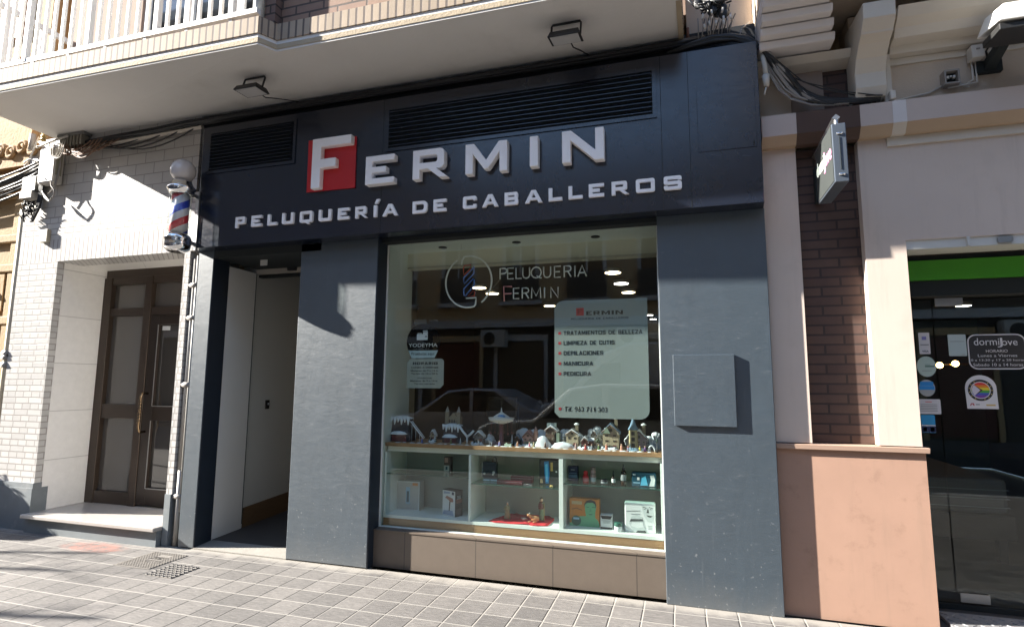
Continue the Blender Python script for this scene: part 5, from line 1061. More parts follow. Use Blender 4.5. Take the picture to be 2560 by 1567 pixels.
gtext("ERMIN", -.711, -.432, 1.984, 2.014, GI+.0036, m_ink, sb, .25)
gtext("PELUQUERIA DE CABALLEROS", -.830, -.392, 1.950, 1.964, GI+.0036, m_ink, sb, .22)
# round perfume sticker
ys = thing("round_sticker", "round black perfume sticker with white bottles printed on it, on the shop glass", "sticker", (-2.085, GI, 1.66))
MB().xz([p for p in disc(-2.085, 1.801, .154, 40) if p[1] > 1.729]+[], GI, GI+.002).build("black_disc", M("matt_black_sticker", (.004, .004, .005), .9, var=0, spec=.05), ys)
lowp = [(-2.222, 1.7275)]+[(-2.19, 1.664), (-1.98, 1.664), (-1.948, 1.7275)]
MB().xz(lowp, GI, GI+.002).build("pale_strip", C("sticker_pale_blue", .42, .52, .54), ys)
T("YODEYMA", -2.218, -1.955, 1.757, 1.787, GI-.001, k_white, ys, "lettering", .0008)
T("P A R F U M S", -2.17, -2.03, 1.738, 1.745, GI-.001, k_grey, ys, "lettering", .0008)
T("Pruébalas aquí", -2.19, -1.98, 1.682, 1.712, GI-.001, m_ink, ys, "lettering", .0008, bold=.01)
MB().xz(rrect(-2.145, -2.045, 1.815, 1.865, .006), GI-.001, GI-.0002).xz([(-2.088, 1.866), (-2.045, 1.866), (-2.045, 1.882), (-2.088, 1.882)], GI-.001, GI-.0002).build("bottle_print", k_white, ys)
MB().xz([(-2.138, 1.867), (-2.10, 1.867), (-2.10, 1.874), (-2.138, 1.874)], GI-.001, GI-.0002).xz([(-2.09, 1.887), (-2.048, 1.887), (-2.048, 1.895), (-2.09, 1.895)], GI-.001, GI-.0002).build("stopper_print", k_white, ys); box(-2.07, -2.05, GI-.0018, GI-.0011, 1.84, 1.848).build("bottle_print", k_black, ys)
# opening hours
hn = thing("hours_notice", "pale HORARIO opening hours notice under the round black sticker", "sign", (-2.06, GI, 1.416))
MB().xz(rrect(-2.228, -1.893, 1.416, 1.658, .03, 5, (0, 2, 1, 2)), GI, GI+.002).build("panel", C("notice_grey_green", .34, .36, .32), hn)
for (x0, x1, z0, z1, s_, b_) in ((-2.175, -1.950, 1.609, 1.631, "HORARIO", .05), (-2.188, -1.942, 1.578, 1.592, "LUNES A VIERNES", .03), (-2.193, -1.942, 1.553, 1.566, "Mañanas de 9 a 14 h.", .02), (-2.190, -1.942, 1.529, 1.542, "Tardes de 16 a 20 h.", .02), (-2.13, -2.00, 1.493, 1.506, "SÁBADOS", .03), (-2.195, -1.945, 1.469, 1.482, "Mañanas de 9 a 14 h.", .02), (-2.16, -1.97, 1.446, 1.457, "Tardes cerrado", .02)):
    if s_ in ("HORARIO",): gtext(s_, x0, x1, z0, z1, GI-.0004, m_ink, hn, .3)
    else: T(s_, x0, x1, z0, z1, GI-.001, m_ink, hn, "lettering", .0008, bold=.12)
pn = thing("price_sticker", "small dark printed sticker above the round black sticker on the glass", "sticker", (-2.10, GI, 1.94))
box(-2.175, -2.06, GI, GI+.0015, 1.945, 1.99).build("panel", C("sticker_charcoal", .03, .03, .03), pn); T("2 x 1 HQ", -2.035, -1.955, 1.968, 1.985, GI, k_grey, pn, "lettering", .0008, bold=.03)

# ------------------------------------------------------------------ unlit neon sign
YN = .30; nq = zz(950, 560, 6.16); ne = zz(1300, 560, 6.16); K = lambda q: at(q, YN)
ns = thing("neon_sign", "round unlit neon emblem with two lines of neon lettering behind the shop glass", "neon sign", (-1.45, YN, 2.1))
m_neonw = C("neon_tube_white", .88, .88, .84, .3, var=0); m_neonr = C("neon_tube_red", .75, .12, .08, .3, var=0); m_neonb = C("neon_tube_blue", .14, .28, .75, .3, var=0); m_neonp = C("neon_tube_rose", .80, .32, .32, .3, var=0)
c0, c1, ct, cb_ = K(nq(1015, 880)), K(nq(1720, 880)), K(nq(1375, 495)), K(nq(1365, 1285))
cx, cz, rx, rz_ = (c0.x+c1.x)/2, (ct.z+cb_.z)/2, (c1.x-c0.x)/2, (ct.z-cb_.z)/2
def el(a0, a1, n=26): return [(cx+rx*math.cos(math.radians(a0+(a1-a0)*i/n)), YN, cz+rz_*math.sin(math.radians(a0+(a1-a0)*i/n))) for i in range(n+1)]
R_ = .0075
q1, q2, q3 = K(nq(1255, 630)), K(nq(1265, 560)), K(nq(1480, 1135))
MB().tube([q1, q2]+el(102, -55), R_, 6).tube(el(120, 285)+[K(nq(1470, 1240)), K(nq(1475, 1200)), q3, K(nq(1325, 1143))], R_, 6).build("ring", m_neonw, ns)
def poly(P, mat, n, r=.006): MB().tube([K(nq(*p)) for p in P], r, 5, True).build(n, mat, ns)
poly([(1285, 690), (1300, 640), (1400, 630), (1385, 700), (1290, 790)], m_neonr, "red_stripe"); poly([(1290, 830), (1425, 690), (1445, 650), (1445, 760), (1295, 920)], m_neonb, "blue_stripe"); poly([(1290, 1000), (1440, 840), (1450, 860), (1450, 940), (1310, 1110), (1295, 1100)], m_neonb, "blue_stripe"); poly([(1350, 1115), (1440, 1020), (1462, 1040), (1450, 1110)], m_neonr, "red_stripe")
SK = {'P': [[(0,0),(0,1),(.45,1),(.62,.92),(.68,.76),(.62,.6),(.45,.52),(0,.5)]], 'E': [[(.6,0),(0,0),(0,1),(.6,1)],[(0,.5),(.52,.5)]], 'L': [[(0,1),(0,0),(.55,0)]], 'U': [[(0,1),(0,.3),(.1,.08),(.34,0),(.58,.08),(.68,.3),(.68,1)]],
      'Q': [[(.5+.5*math.cos(a*.5236),.5+.5*math.sin(a*.5236)) for a in range(13)],[(.55,.2),(.95,-.03),(1.05,.0)]], 'R': [[(0,0),(0,1),(.42,1),(.6,.92),(.66,.77),(.6,.6),(.42,.52),(0,.5)],[(.35,.5),(.66,0)]], 'I': [[(0,0),(0,1)]], 'A': [[(0,0),(.4,1),(.8,0)],[(.14,.33),(.66,.33)]],
      'F': [[(0,0),(0,1),(.55,1)],[(0,.55),(.5,.55)]], 'M': [[(0,0),(.06,1),(.48,.2),(.9,1),(.96,0)]], 'N': [[(0,0),(0,1),(.72,0),(.72,1)]]}
def neon_word(word, xs, z0f, hf, mats):
    for ch, x, m_ in zip(word, xs, mats):
        z0 = z0f(x); h = hf(x)
        mb = MB()
        for st in SK[ch]: mb.tube([(x+u*h*.95, YN, z0+w*h) for u, w in st], .006, 5)
        mb.build("tube_letter", m_, ns)
e0 = K(nq(1845, 850)).x; e1 = K(ne(1030, 800)).x
zz0, zz1 = K(nq(1845, 850)).z, K(ne(1030, 805)).z; hh0 = K(nq(1845, 690)).z-zz0
xs = [K(nq(1848, 800)).x, K(nq(1965, 800)).x, K(nq(2095, 800)).x, K(nq(2200, 800)).x, K(ne(170, 750)).x, K(ne(365, 750)).x, K(ne(530, 750)).x, K(ne(680, 750)).x, K(ne(845, 750)).x, K(ne(890, 750)).x]
neon_word("PELUQUERIA", xs, lambda x: zz0+(zz1-zz0)*(x-e0)/(e1-e0), lambda x: hh0*1.02, [m_neonw]*10)
f0, f1 = K(nq(2050, 1150)), K(ne(600, 1135)); hf_ = K(nq(2050, 990)).z-f0.z
xs = [K(nq(2055, 1080)).x, K(nq(2190, 1080)).x, K(nq(2335, 1080)).x-.002, K(ne(378, 1080)).x, K(ne(475, 1080)).x]
neon_word("ERMIN", xs, lambda x: f0.z+(f1.z-f0.z)*(x-f0.x)/(f1.x-f0.x), lambda x: hf_, [m_neonw]*5)
k1, k2, k3, k4 = K(nq(1912, 1190)), K(nq(1905, 962)), K(nq(2030, 962)), K(nq(1905, 1075))
MB().tube([k1, k2, k3], .0062, 5).tube([k4, K(nq(2025, 1070))], .0062, 5).build("tube_letter", m_neonp, ns)
MB().tube([K(nq(1850, 850)), K(nq(1740, 985))], .0016, 4).tube([K(nq(1250, 390)), (K(nq(1250, 390)).x, YN, 2.65)], .0012, 4).tube([K(nq(2110, 300)), K(nq(2110, 330))], .0012, 4).build("hanging_wire", m_gcable, ns)

# ------------------------------------------------------------------ pendant lamps inside the shop
m_lamp = emit("warm_lamp", (1.0, .78, .50), 3.5); m_lampw = emit("neutral_lamp", (1.0, .92, .82), 3.5)
for i, (q, w) in enumerate((((1530, 752), 0),) if 0 else ((ne(1430, 752), 0), (ne(1560, 920), 1), (ne(1670, 1055), 0), (ne(455, 1262), 0), (nq(1530, 985), 0), (nq(1730, 1073), 0), ((1624, 788), 1), ((1633, 798), 1))):
    p = atz(q, 2.66); dim = (.085, .085)
    lab = ("warm ceiling lamp seen right of the neon word PELUQUERIA", "white ceiling lamp above the services board", "warm ceiling lamp just above the services board's right side", "warm ceiling lamp beside the services board's rounded corner", "warm ceiling lamp seen inside the round neon emblem", "warm ceiling lamp at the rim of the round neon emblem", "dim ceiling lamp right of the services board", "farther dim ceiling lamp right of the services board")[i]
    t = thing("ceiling_lamp", lab, "ceiling lamp", (p.x, p.y, 2.66), "round ceiling lamps in the barber shop"); r_ = .085 if i < 6 else .06
    MB().lathe([(r_+.012, .0), (r_+.012, .035), (.02, .039)], (p.x, p.y, 2.661), 20).build("housing", m_white, t); MB().lathe([(.01, -.003), (r_, -.003), (r_, .0)], (p.x, p.y, 2.661), 20).build("diffuser", m_lampw if w else m_lamp, t)
# barber chairs deep in the room, hardly visible
for i, x in enumerate((-2.6, -1.2)):
    t = thing("barber_chair", ("dark barber chair in the dim shop, nearer the entrance", "dark barber chair in the dim shop, behind the village")[i], "chair", (x, 3.6, .05), "barber chairs")
    MB().lathe([(.28, 0), (.28, .04), (.05, .06), (.05, .42)], (x, 3.6, .05), 16).build("base", m_steel, t); box(x-.27, x+.27, 3.35, 3.85, .47, .60).build("seat", m_blackplastic, t, .03); MB().hexa([(x-.26, 3.80, .6), (x+.26, 3.80, .6), (x+.26, 3.92, .6), (x-.26, 3.92, .6), (x-.24, 3.93, 1.25), (x+.24, 3.93, 1.25), (x+.24, 4.02, 1.25), (x-.24, 4.02, 1.25)]).build("backrest", m_blackplastic, t, .03)
    for s in (-1, 1): box(x+s*.31-.035, x+s*.31+.035, 3.4, 3.8, .72, .77).build("armrest", m_blackplastic, t, .01)

# ------------------------------------------------------------------ stickers on the neighbour's glass door
YD = .4085; dq = zz(2160, 700, 3.507); D = lambda q: at(q, YD)
def stick(name, label, cat, q0, q1, mat, shape="rect", group=None):
    a, b = D(q0), D(q1); x0, x1, z0, z1 = a.x, b.x, b.z, a.z; t = thing(name, label, cat, ((x0+x1)/2, YD, z0), group)
    mb = MB()
    if shape == "rect": mb.xz(rrect(x0, x1, z0, z1, .006), YD-.002, YD)
    elif shape == "round": mb.xz(disc((x0+x1)/2, (z0+z1)/2, (z1-z0)/2, 32, sx=(x1-x0)/(z1-z0)), YD-.002, YD)
    mb.build("panel", mat, t); return t, (x0, x1, z0, z1)
def sp(t, r, u0, u1, w0, w1, mat, name="printed_panel"): box(r[0]+(r[1]-r[0])*u0, r[0]+(r[1]-r[0])*u1, YD-.0032, YD-.0021, r[2]+(r[3]-r[2])*w0, r[2]+(r[3]-r[2])*w1).build(name, mat, t)
k_paper = C("sticker_white", .56, .56, .58)
t, r = stick("payment_sticker", "tall white payment sticker at the top of the neighbour's door glass", "sticker", dq(472, 462), dq(585, 648), k_paper); sp(t, r, .3, .7, .66, .82, C("print_violet", .2, .2, .45)); sp(t, r, .12, .88, .40, .46, k_grey); T("VISA", r[0]+.015, r[1]-.012, r[2]+.012, r[2]+.026, YD-.003, k_navy, t, th=.0008, bold=.03)
t, r = stick("paper_notice", "pale blue square paper notice left of the black hours sign", "notice", dq(730, 478), dq(905, 665), C("notice_pale_blue", .36, .44, .44)); sp(t, r, .1, .9, .66, .69, k_grey); sp(t, r, .7, .9, .05, .08, k_grey)
t, r = stick("round_sticker", "round pale green sticker under the tall payment sticker", "sticker", dq(455, 668), dq(640, 848), C("sticker_pale_green", .36, .47, .43), "round"); sp(t, r, .42, .9, .48, .53, k_dkg); sp(t, r, .42, .7, .58, .60, k_dkg); sp(t, r, .25, .75, .28, .31, k_grey)
t, r = stick("round_sticker", "round blue and grey sticker below the pale green one", "sticker", dq(472, 872), dq(630, 1020), C("sticker_grey", .33, .36, .36), "round"); sp(t, r, .04, .96, .40, .62, k_blue); sp(t, r, .10, .90, .63, .88, k_blue)
t, r = stick("paper_notice", "white printed notice under the round blue sticker", "notice", dq(478, 1042), dq(678, 1175), k_paper)
for k in range(5): sp(t, r, .06, .84, .62-.11*k, .66-.11*k, k_grey)
sp(t, r, .3, .6, .8, .84, k_red)
t, r = stick("card_sticker", "blue card sticker with a pale stripe below the white notice", "sticker", dq(497, 1180), dq(632, 1338), C("sticker_cyan", .02, .26, .52)); sp(t, r, 0, 1, .38, .44, k_paper); sp(t, r, .0, 1, .02, .36, k_navy); sp(t, r, .1, .35, .08, .30, k_paper); sp(t, r, .62, .9, .08, .30, k_ltblue)
a, b = D(dq(897, 478)), D(dq(1440, 782)); hs = thing("hours_sign", "black rounded opening hours sign with white lettering on the neighbour's door", "sign", ((a.x+b.x)/2, YD, b.z))
o1 = rrect(a.x, b.x, b.z, a.z, .05, 6); o2 = rrect(a.x+.007, b.x-.007, b.z+.007, a.z-.007, .044, 6)
MB().xz(o2, YD-.002, YD).build("panel", k_black, hs); MB().xz(o1, YD-.003, YD, [o2]).build("border", k_paper, hs)
def dtext(s_, qa, qb, b_=.0):
    A_, B_ = D(dq(*qa)), D(dq(*qb)); T(s_, A_.x, B_.x, A_.z, B_.z, YD-.003, k_paper, hs, "lettering", .0008, bold=b_)
dtext("dormi", (963, 572), (1180, 507)); dtext("J", (1170, 590), (1208, 507)); dtext("ove", (1208, 572), (1342, 530)); dtext("HORARIO", (1068, 634), (1256, 608), .01); dtext("Lunes a Viernes", (998, 674), (1340, 648)); dtext("10 a 13:30 y 17 a 20 horas", (922, 716), (1408, 690)); dtext("Sabado 10 a 14 horas", (958, 754), (1392, 728))
a, b = D(dq(870, 832)), D(dq(1185, 1130)); pr = thing("pride_sticker", "white arch shaped sticker with a round rainbow pride flag on the neighbour's door", "sticker", ((a.x+b.x)/2, YD, b.z)); w_ = b.x-a.x; cx = (a.x+b.x)/2; top = a.z; bot = b.z; rr_ = w_/2*.97
MB().xz([(a.x+.006, bot), (b.x-.002, bot), (b.x-.004, top-rr_)]+[(cx+rr_*math.cos(math.radians(t_)), top-rr_+rr_*math.sin(math.radians(t_))) for t_ in range(12, 169, 12)]+[(a.x+.002, top-rr_)], YD-.002, YD).build("panel", k_paper, pr)
fc = (cx-.003, top-rr_-.012); fr_ = w_*.39
MB().xz(disc(*fc, fr_, 40), YD-.0031, YD-.0021, [disc(*fc, fr_*.80, 40)]).build("black_ring", k_black, pr)
for k in range(30):
    a_ = math.radians(12*k); ux, uz = math.cos(a_), math.sin(a_)
    if 5 < k % 15 < 9 or k % 2: continue
    MB().xz([(fc[0]+fr_*(.90+.04*p)*math.cos(a_+q*.05), fc[1]+fr_*(.90+.04*p)*math.sin(a_+q*.05)) for p, q in ((-1, -1), (1, -1), (1, 1), (-1, 1))], YD-.0036, YD-.0032).build("ring_lettering", k_gold, pr)
RI = fr_*.72
def clipdisc(z0, z1):   # slice of the round flag between two heights (fractions of the radius)
    P = []
    for i in range(13):
        z = z0+(z1-z0)*i/12; P.append((math.sqrt(max(0, 1-z*z)), z))
    return [(fc[0]+RI*x, fc[1]+RI*z) for x, z in P]+[(fc[0]-RI*x, fc[1]+RI*z) for x, z in reversed(P)]
for k, c_ in enumerate(((.55, .03, .03), (.60, .20, .02), (.62, .50, .03), (.06, .30, .05), (.05, .08, .38), (.16, .04, .28))):
    MB().xz(clipdisc(.985-.33*k, max(-.985, .985-.33*(k+1)+.002)), YD-.0031, YD-.0021).build("flag_stripe", C("flag_%d" % k, *c_), pr)
def chev(u, mat, l):
    MB().xz([(fc[0]-RI*.70, fc[1]+RI*.70*1)]+[(fc[0]-RI*.70+RI*u, fc[1]), (fc[0]-RI*.70, fc[1]-RI*.70), (fc[0]-RI*.95, fc[1]-RI*.25), (fc[0]-RI*.95, fc[1]+RI*.25)], YD-l, YD-l+.0006).build("flag_chevron", mat, pr)
chev(.95, k_black, .0040); chev(.80, C("flag_brown", .16, .08, .04), .0047); chev(.65, C("flag_pale", .50, .48, .55), .0054)
MB().xz([(a.x+w_*.12, bot+.02), (a.x+w_*.16, bot+.036), (a.x+w_*.24, bot+.036), (a.x+w_*.26, bot+.02), (a.x+w_*.23, bot+.02), (a.x+w_*.21, bot+.030), (a.x+w_*.17, bot+.030), (a.x+w_*.15, bot+.02)], YD-.0032, YD-.0021).build("emblem", m_signred, pr); box(a.x+w_*.30, a.x+w_*.42, YD-.0032, YD-.0021, bot+.024, bot+.032).build("small_print", k_grey, pr); box(a.x+w_*.62, a.x+w_*.90, YD-.0032, YD-.0021, bot+.020, bot+.030).build("small_print", k_gold, pr)
# inside the neighbour's shop
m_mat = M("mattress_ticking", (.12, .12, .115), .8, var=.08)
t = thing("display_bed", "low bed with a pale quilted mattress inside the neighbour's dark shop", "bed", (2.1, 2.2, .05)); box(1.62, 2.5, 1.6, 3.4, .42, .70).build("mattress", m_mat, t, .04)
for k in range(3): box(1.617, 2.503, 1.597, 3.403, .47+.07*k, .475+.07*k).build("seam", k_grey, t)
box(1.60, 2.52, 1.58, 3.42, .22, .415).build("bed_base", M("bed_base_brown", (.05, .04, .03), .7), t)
for x in (1.68, 2.44):
    for y in (1.66, 3.34): box(x-.03, x+.03, y-.03, y+.03, .03, .218).build("leg", m_blackplastic, t)
for i, (q, zc) in enumerate((((2409, 765), 2.55), ((2537, 811), 2.55))):
    p = atz(q, zc); t = thing("ceiling_lamp", ("bright round ceiling lamp near the top of the neighbour's door glass", "smaller bright ceiling lamp deeper in the neighbour's shop")[i], "ceiling lamp", (p.x, p.y, zc), "ceiling lamps in the neighbour's shop"); MB().lathe([(.10, 0), (.10, .06), (.02, .065)], (p.x, p.y, zc+.003), 20).build("housing", m_white, t); MB().lathe([(.01, 0), (.085, 0), (.085, .002)], (p.x, p.y, zc), 20).build("diffuser", m_lampw, t)
tr = thing("track_light", "brass track with two small glowing warm spots inside the neighbour's shop", "spotlight", (2.05, 2.5, 1.6)); a, b = at((2346, 913), 2.6), at((2385, 909), 2.6)
MB().tube([a+Vector((-.05, 0, .0)), b+Vector((.12, 0, .0))], .012, 6).build("bar", M("brass", (.45, .30, .12), .3, 1), tr)
for p in (a, b): MB().ball((p.x, p.y-.03, p.z), .03, 12).build("bulb", emit("amber_bulb", (1, .55, .18), 6), tr)

# ------------------------------------------------------------------ cables, boxes and odd fittings on the facade
def sag(p, q, s, n=10): return [Vector(p).lerp(Vector(q), i/n)+Vector((0, 0, -s*4*(i/n)*(1-i/n))) for i in range(n+1)]
cd_ = solo(MB().tube([(-6.10, -.03, 3.865), (-4.395, -.03, 3.905)], .022, 4), "cable_duct", M("cream_cable_duct", (.50, .45, .38), .5, var=.08), "long cream cable duct under the balcony at the top of the tiled wall", "cable duct")
mb = MB(); rr = random.Random(3)
for k in range(9):
    y = -.02-.03*rr.random(); z = 3.93+.07*rr.random(); mb.tube([(-6.35+.1*rr.random(), y, z+.02)]+[(x, y-.012*rr.random(), z+.015*(rr.random()-.5)-.02*(x < -4.6)) for x in (-5.9, -5.4, -5.0, -4.6, -4.2, -3.0, -1.8, -.6, .3)], .011, 6)
solo(mb, "cable_bundle", m_cable, "bundle of black cables running along the wall top above the sign", "cables")
mb = MB()
for k in range(4):
    x0, x1 = -6.0+.13*k, -4.85+.16*k; mb.tube(sag((x0, -.035-.008*k, 3.88), (x1, -.035, 3.96), .07+.03*k), .007, 6)
solo(mb, "hanging_cable", m_cable, "black cables sagging in loops in front of the shaded tiled wall", "cables")
mb = MB()
for k in range(11):
    y = -.025-.04*rr.random(); z = 3.72-.02*k+.03*rr.random(); mb.tube(sag((-8.2, y, z-.15), (-6.45, y, z+.06), .05+.06*rr.random()), .012, 6)
solo(mb, "cable_bundle", m_cable, "thick bundle of black cables coming from the ochre building to the grey boxes", "cables")
mb = MB(); rr = random.Random(21); jt = lambda a: (rr.random()-.5)*a
def drape(mb, n, r, spread, z0):
    for k in range(n):
        u = rr.random(); P_ = [(-.05, -.05, 3.88+z0), (.28+jt(.04), -.08+jt(.03), 3.935+z0+jt(.05)), (.50+jt(.03), -.10+jt(.03), 3.90+z0-u*.05), (.60+.05*u+jt(.02), -.09+jt(.03), 3.76-u*.05), (.67+spread*u+jt(.02), -.06+jt(.03), 3.60-.05*u), (.77+spread*u+jt(.03), -.03+jt(.02), 3.44+jt(.03)), (.98+jt(.08), -.03, 3.36+jt(.03)), (1.25+jt(.1), -.025, 3.34+jt(.02))]
        Q = []
        for i in range(len(P_)-1):
            for f in (0, .5): Q.append(Vector(P_[i]).lerp(Vector(P_[i+1]), f))
        Q.append(Vector(P_[-1])); Q = [Q[0]]+[(Q[i-1]+Q[i]*2+Q[i+1])/4 for i in range(1, len(Q)-1)]+[Q[-1]]
        mb.tube(Q, r*(.6+.8*rr.random()), 6)
drape(mb, 16, .011, .10, 0)
for k in range(7): mb.tube([(.18+.03*k, -.03, 3.9), (.2+.03*k, -.06, 4.0), (.22+.035*k, -.03, 4.12+.04*(k % 3))], .005, 5)
solo(mb, "cable_bundle", m_cable, "thick bundle of black cables drooping over the corner of the sign to the brown band", "cables")
mb = MB()
for k in range(8):
    u = rr.random(); mb.tube([(.56, -.06, 3.86), (.585+.04*u, -.085+jt(.03), 3.76), (.62+.10*u, -.07+jt(.03), 3.62+jt(.03)), (.68+.13*u, -.05, 3.50+jt(.03)), (.75+.13*u, -.04, 3.42+jt(.02)), (.88+.1*u, -.03, 3.365+jt(.02)), (1.02+.1*u, -.03, 3.335)], .006+.004*u, 6)
solo(mb, "grey_cable", m_gcable, "grey and brown cables curving beside the black bundle at the sign's corner", "cables")
solo(MB().tube([(.58, -.07, 3.80), (.595, -.10, 3.66), (.60, -.10, 3.58)], .016, 8).tube([(.60, -.10, 3.58), (.60, -.10, 3.50)], .026, 8, r1=.018).tube([(.60, -.10, 3.50), (.585, -.10, 3.44)], .006, 6), "cable_plug", m_wcable, "dirty white cable end with a plug hanging beside the sign's corner", "cable")
mb = MB(); mb.tube([(.60, -.05, 3.83), (.72, -.05, 3.60), (.95, -.04, 3.46), (1.16, -.02, 3.39), (1.30, -.06, 3.35)], .005, 5).tube([(.62, -.05, 3.78), (.84, -.05, 3.52), (1.1, -.03, 3.42), (1.28, -.07, 3.345)], .004, 5)
solo(mb, "thin_cable", m_cable, "two thin black wires crossing the dark brick frieze", "cables")
# plant-like tangle with connectors above the sign's corner
tg = thing("cable_splice", "dark tangle of cable splices and white connectors above the sign's right end", "cables", (.27, -.05, 4.1)); mb = MB(); rr = random.Random(9)
for k in range(46):
    p0 = (.26+.07*(rr.random()-.5), -.06-.06*rr.random(), 4.17+.06*rr.random()); a_ = rr.random()*6.28; L_ = .05+.10*rr.random()
    mb.tube([p0, (p0[0]+L_*.6*math.cos(a_), p0[1]-.03*rr.random(), p0[2]-.04), (p0[0]+L_*math.cos(a_), p0[1]-.02, p0[2]+.08*(rr.random()-.6))], .007, 5)
for k in range(9): mb.ball((.17+.2*rr.random(), -.07-.04*rr.random(), 4.10+.13*rr.random()), .022+.02*rr.random(), 8, 1, .6, 1.3)
for k in range(24): mb.ball((.27+.09*(rr.random()-.5), -.08-.03*rr.random(), 4.20+.10*rr.random()), .035, 8, 1, .7, 1)
mb.build("cable_tangle", m_cable, tg); 
for k in range(9): x, z = .20+.20*rr.random(), 4.02+.11*rr.random(); MB().tube([(x, -.12, z), (x+.02*(rr.random()-.5), -.12, z-.035)], .0075, 6).build("connector", m_wcable, tg)
mb = MB()
for k in range(9): x = .17+.028*k; mb.tube([(x, -.08, 4.10), (x+.02*(rr.random()-.5), -.10, 4.03), (x+.05*(rr.random()-.5), -.06, 3.93)], .0045, 5)
mb.tube([(.44, -.06, 3.90), (.47, -.03, 4.0), (.545, .1, 4.12)], .005, 5); mb.build("drop_wire", m_gcable, tg)
solo(MB().tube([(.10, .0, 3.99), (.10, .0, 4.09)], .012, 6), "rusty_bolt", M("rust", (.14, .055, .03), .8), "rusty bolt at the right end of the balcony slab", "bolt")
for i, x in enumerate((.38, .52)): solo(MB().lathe([(.002, 0), (.008, 0), (.006, .006), (.001, .008)], (x, -.06, 3.825), 8), "sign_bolt", m_steel, ("small bolt on the sign's top edge, nearer the cables", "small bolt on the sign's top edge, at its right corner")[i], "bolt", "bolts on top of the sign")
# grey distribution boxes on the left
jb = thing("distribution_box", "tall pale distribution box under the cables at the left end of the balcony", "junction box", (-6.36, -.1, 3.51)); box(-6.475, -6.25, -.10, -.01, 3.515, 3.905).build("box", M("pale_box_paint", (.62, .59, .54), .4, var=.06), jb, .006); box(-6.47, -6.255, -.108, -.1002, 3.53, 3.89).build("lid", M("pale_box_paint", (.62, .59, .54)), jb, .003); MB().tube([(-6.36, -.106, 3.56), (-6.36, -.116, 3.56)], .008, 8).build("lock", m_steel, jb); box(-6.2495, -6.244, -.09, -.03, 3.6, 3.86).build("side_plate", M("olive_plate", (.30, .29, .22), .6), jb)
mb = MB()
for k in range(4): mb.tube([(-6.23, -.06-.008*k, 3.90), (-6.222+.006*k, -.07, 3.70), (-6.24, -.075, 3.53-.02*k), (-6.27-.02*k, -.08, 3.46-.02*k)], .006, 5)
for k in range(3): mb.tube([(-6.28, -.10, 3.52)]+[(-6.30+.10*math.sin(t_*.4), -.105, 3.50-.028*t_*(1-.02*k)) for t_ in range(1, 8)]+[(-6.36-.02*k, -.09, 3.36+.03*k), (-6.42, -.08, 3.44)], .006, 5)
mb.build("cable_tail", m_gcable, jb)
jb2 = thing("fuse_box", "dark open fuse box stuffed with wires at the left edge of the white wall", "junction box", (-6.6, -.1, 3.1)); box(-6.735, -6.53, -.085, -.01, 3.46, 3.62).build("box", M("grey_fuse_plastic", (.12, .12, .11), .5), jb2, .005); box(-6.74, -6.56, -.095, -.01, 3.38, 3.455).build("lower_cover", M("pale_cover_plastic", (.52, .50, .46), .5), jb2, .005); mb = MB(); rr = random.Random(4)
for k in range(30): x, z = -6.72+.15*rr.random(), 3.22+.15*rr.random(); mb.tube([(x, -.04, z), (x+.06*(rr.random()-.5), -.075-.02*rr.random(), z-.05*rr.random()), (x+.05*(rr.random()-.5), -.05, z-.11*rr.random())], .008, 5)
mb.build("wires", m_cable, jb2)
mb = MB()
for k in range(4): mb.tube([(-6.51+.016*k, -.05, 3.90), (-6.51+.016*k, -.05, 3.40), (-6.52+.012*k, -.055, 3.26), (-6.58+.01*k, -.06, 3.13), (-6.66+.01*k, -.06, 3.18)], .012, 6)
for z in (3.56, 3.26): mb.tube([(-6.53, -.07, z), (-6.44, -.07, z+.01)], .004, 5)
solo(mb, "cable_drop", m_cable, "thick black cables dropping beside the pale distribution box", "cables")
tb = thing("telephone_box", "grey terminal bracket with rows of connectors under the balcony corner", "junction box", (-6.05, -.1, 3.93)); box(-6.26, -5.88, -.10, -.01, 4.005, 4.03).build("shelf", M("weathered_steel_plate", (.17, .165, .15), .7), tb)
for k in range(7): box(-6.23+.048*k, -6.202+.048*k, -.09, -.02, 3.90, 4.0045).build("terminal", M("weathered_terminal", (.20, .18, .14), .7), tb)
mb = MB()
for k in range(7): mb.tube([(-6.21+.048*k, -.07, 3.90), (-6.19+.05*k, -.09, 3.83-.02*(k % 3)), (-6.08+.07*k, -.085, 3.80-.01*(k % 2)), (-5.96+.09*k, -.06, 3.90)], .006, 5)
for k in range(4): mb.tube(sag((-6.22+.03*k, -.09, 3.93), (-5.78+.05*k, -.085, 3.92), .08+.035*k, 12), .0065, 6)
mb.build("jumper_wire", M("brown_wire", (.18, .10, .06), .6), tb)
mb = MB(); mb.tube([(-6.55, -.10, 3.93), (-6.30, -.11, 3.965), (-6.10, -.10, 4.0)], .012, 6)
for k in range(3): mb.tube([(-6.34+.03*k, -.11, 3.96)]+[(-6.26+.03*k+.075*math.cos(t_*.35-3.1), -.115, 3.87+.09*math.sin(t_*.35-3.1)-.01*k) for t_ in range(0, 10)]+[(-6.19+.03*k, -.10, 3.96)], .0055, 6)
mb.tube([(-6.50, -.12, 4.03), (-6.62, -.12, 3.76), (-6.67, -.12, 3.73), (-6.68, -.12, 3.77), (-6.60, -.12, 3.80), (-6.50, -.11, 3.75)], .008, 6)
solo(mb, "white_cable", m_wcable, "loose white cables looping in the sun above the distribution box", "cables")
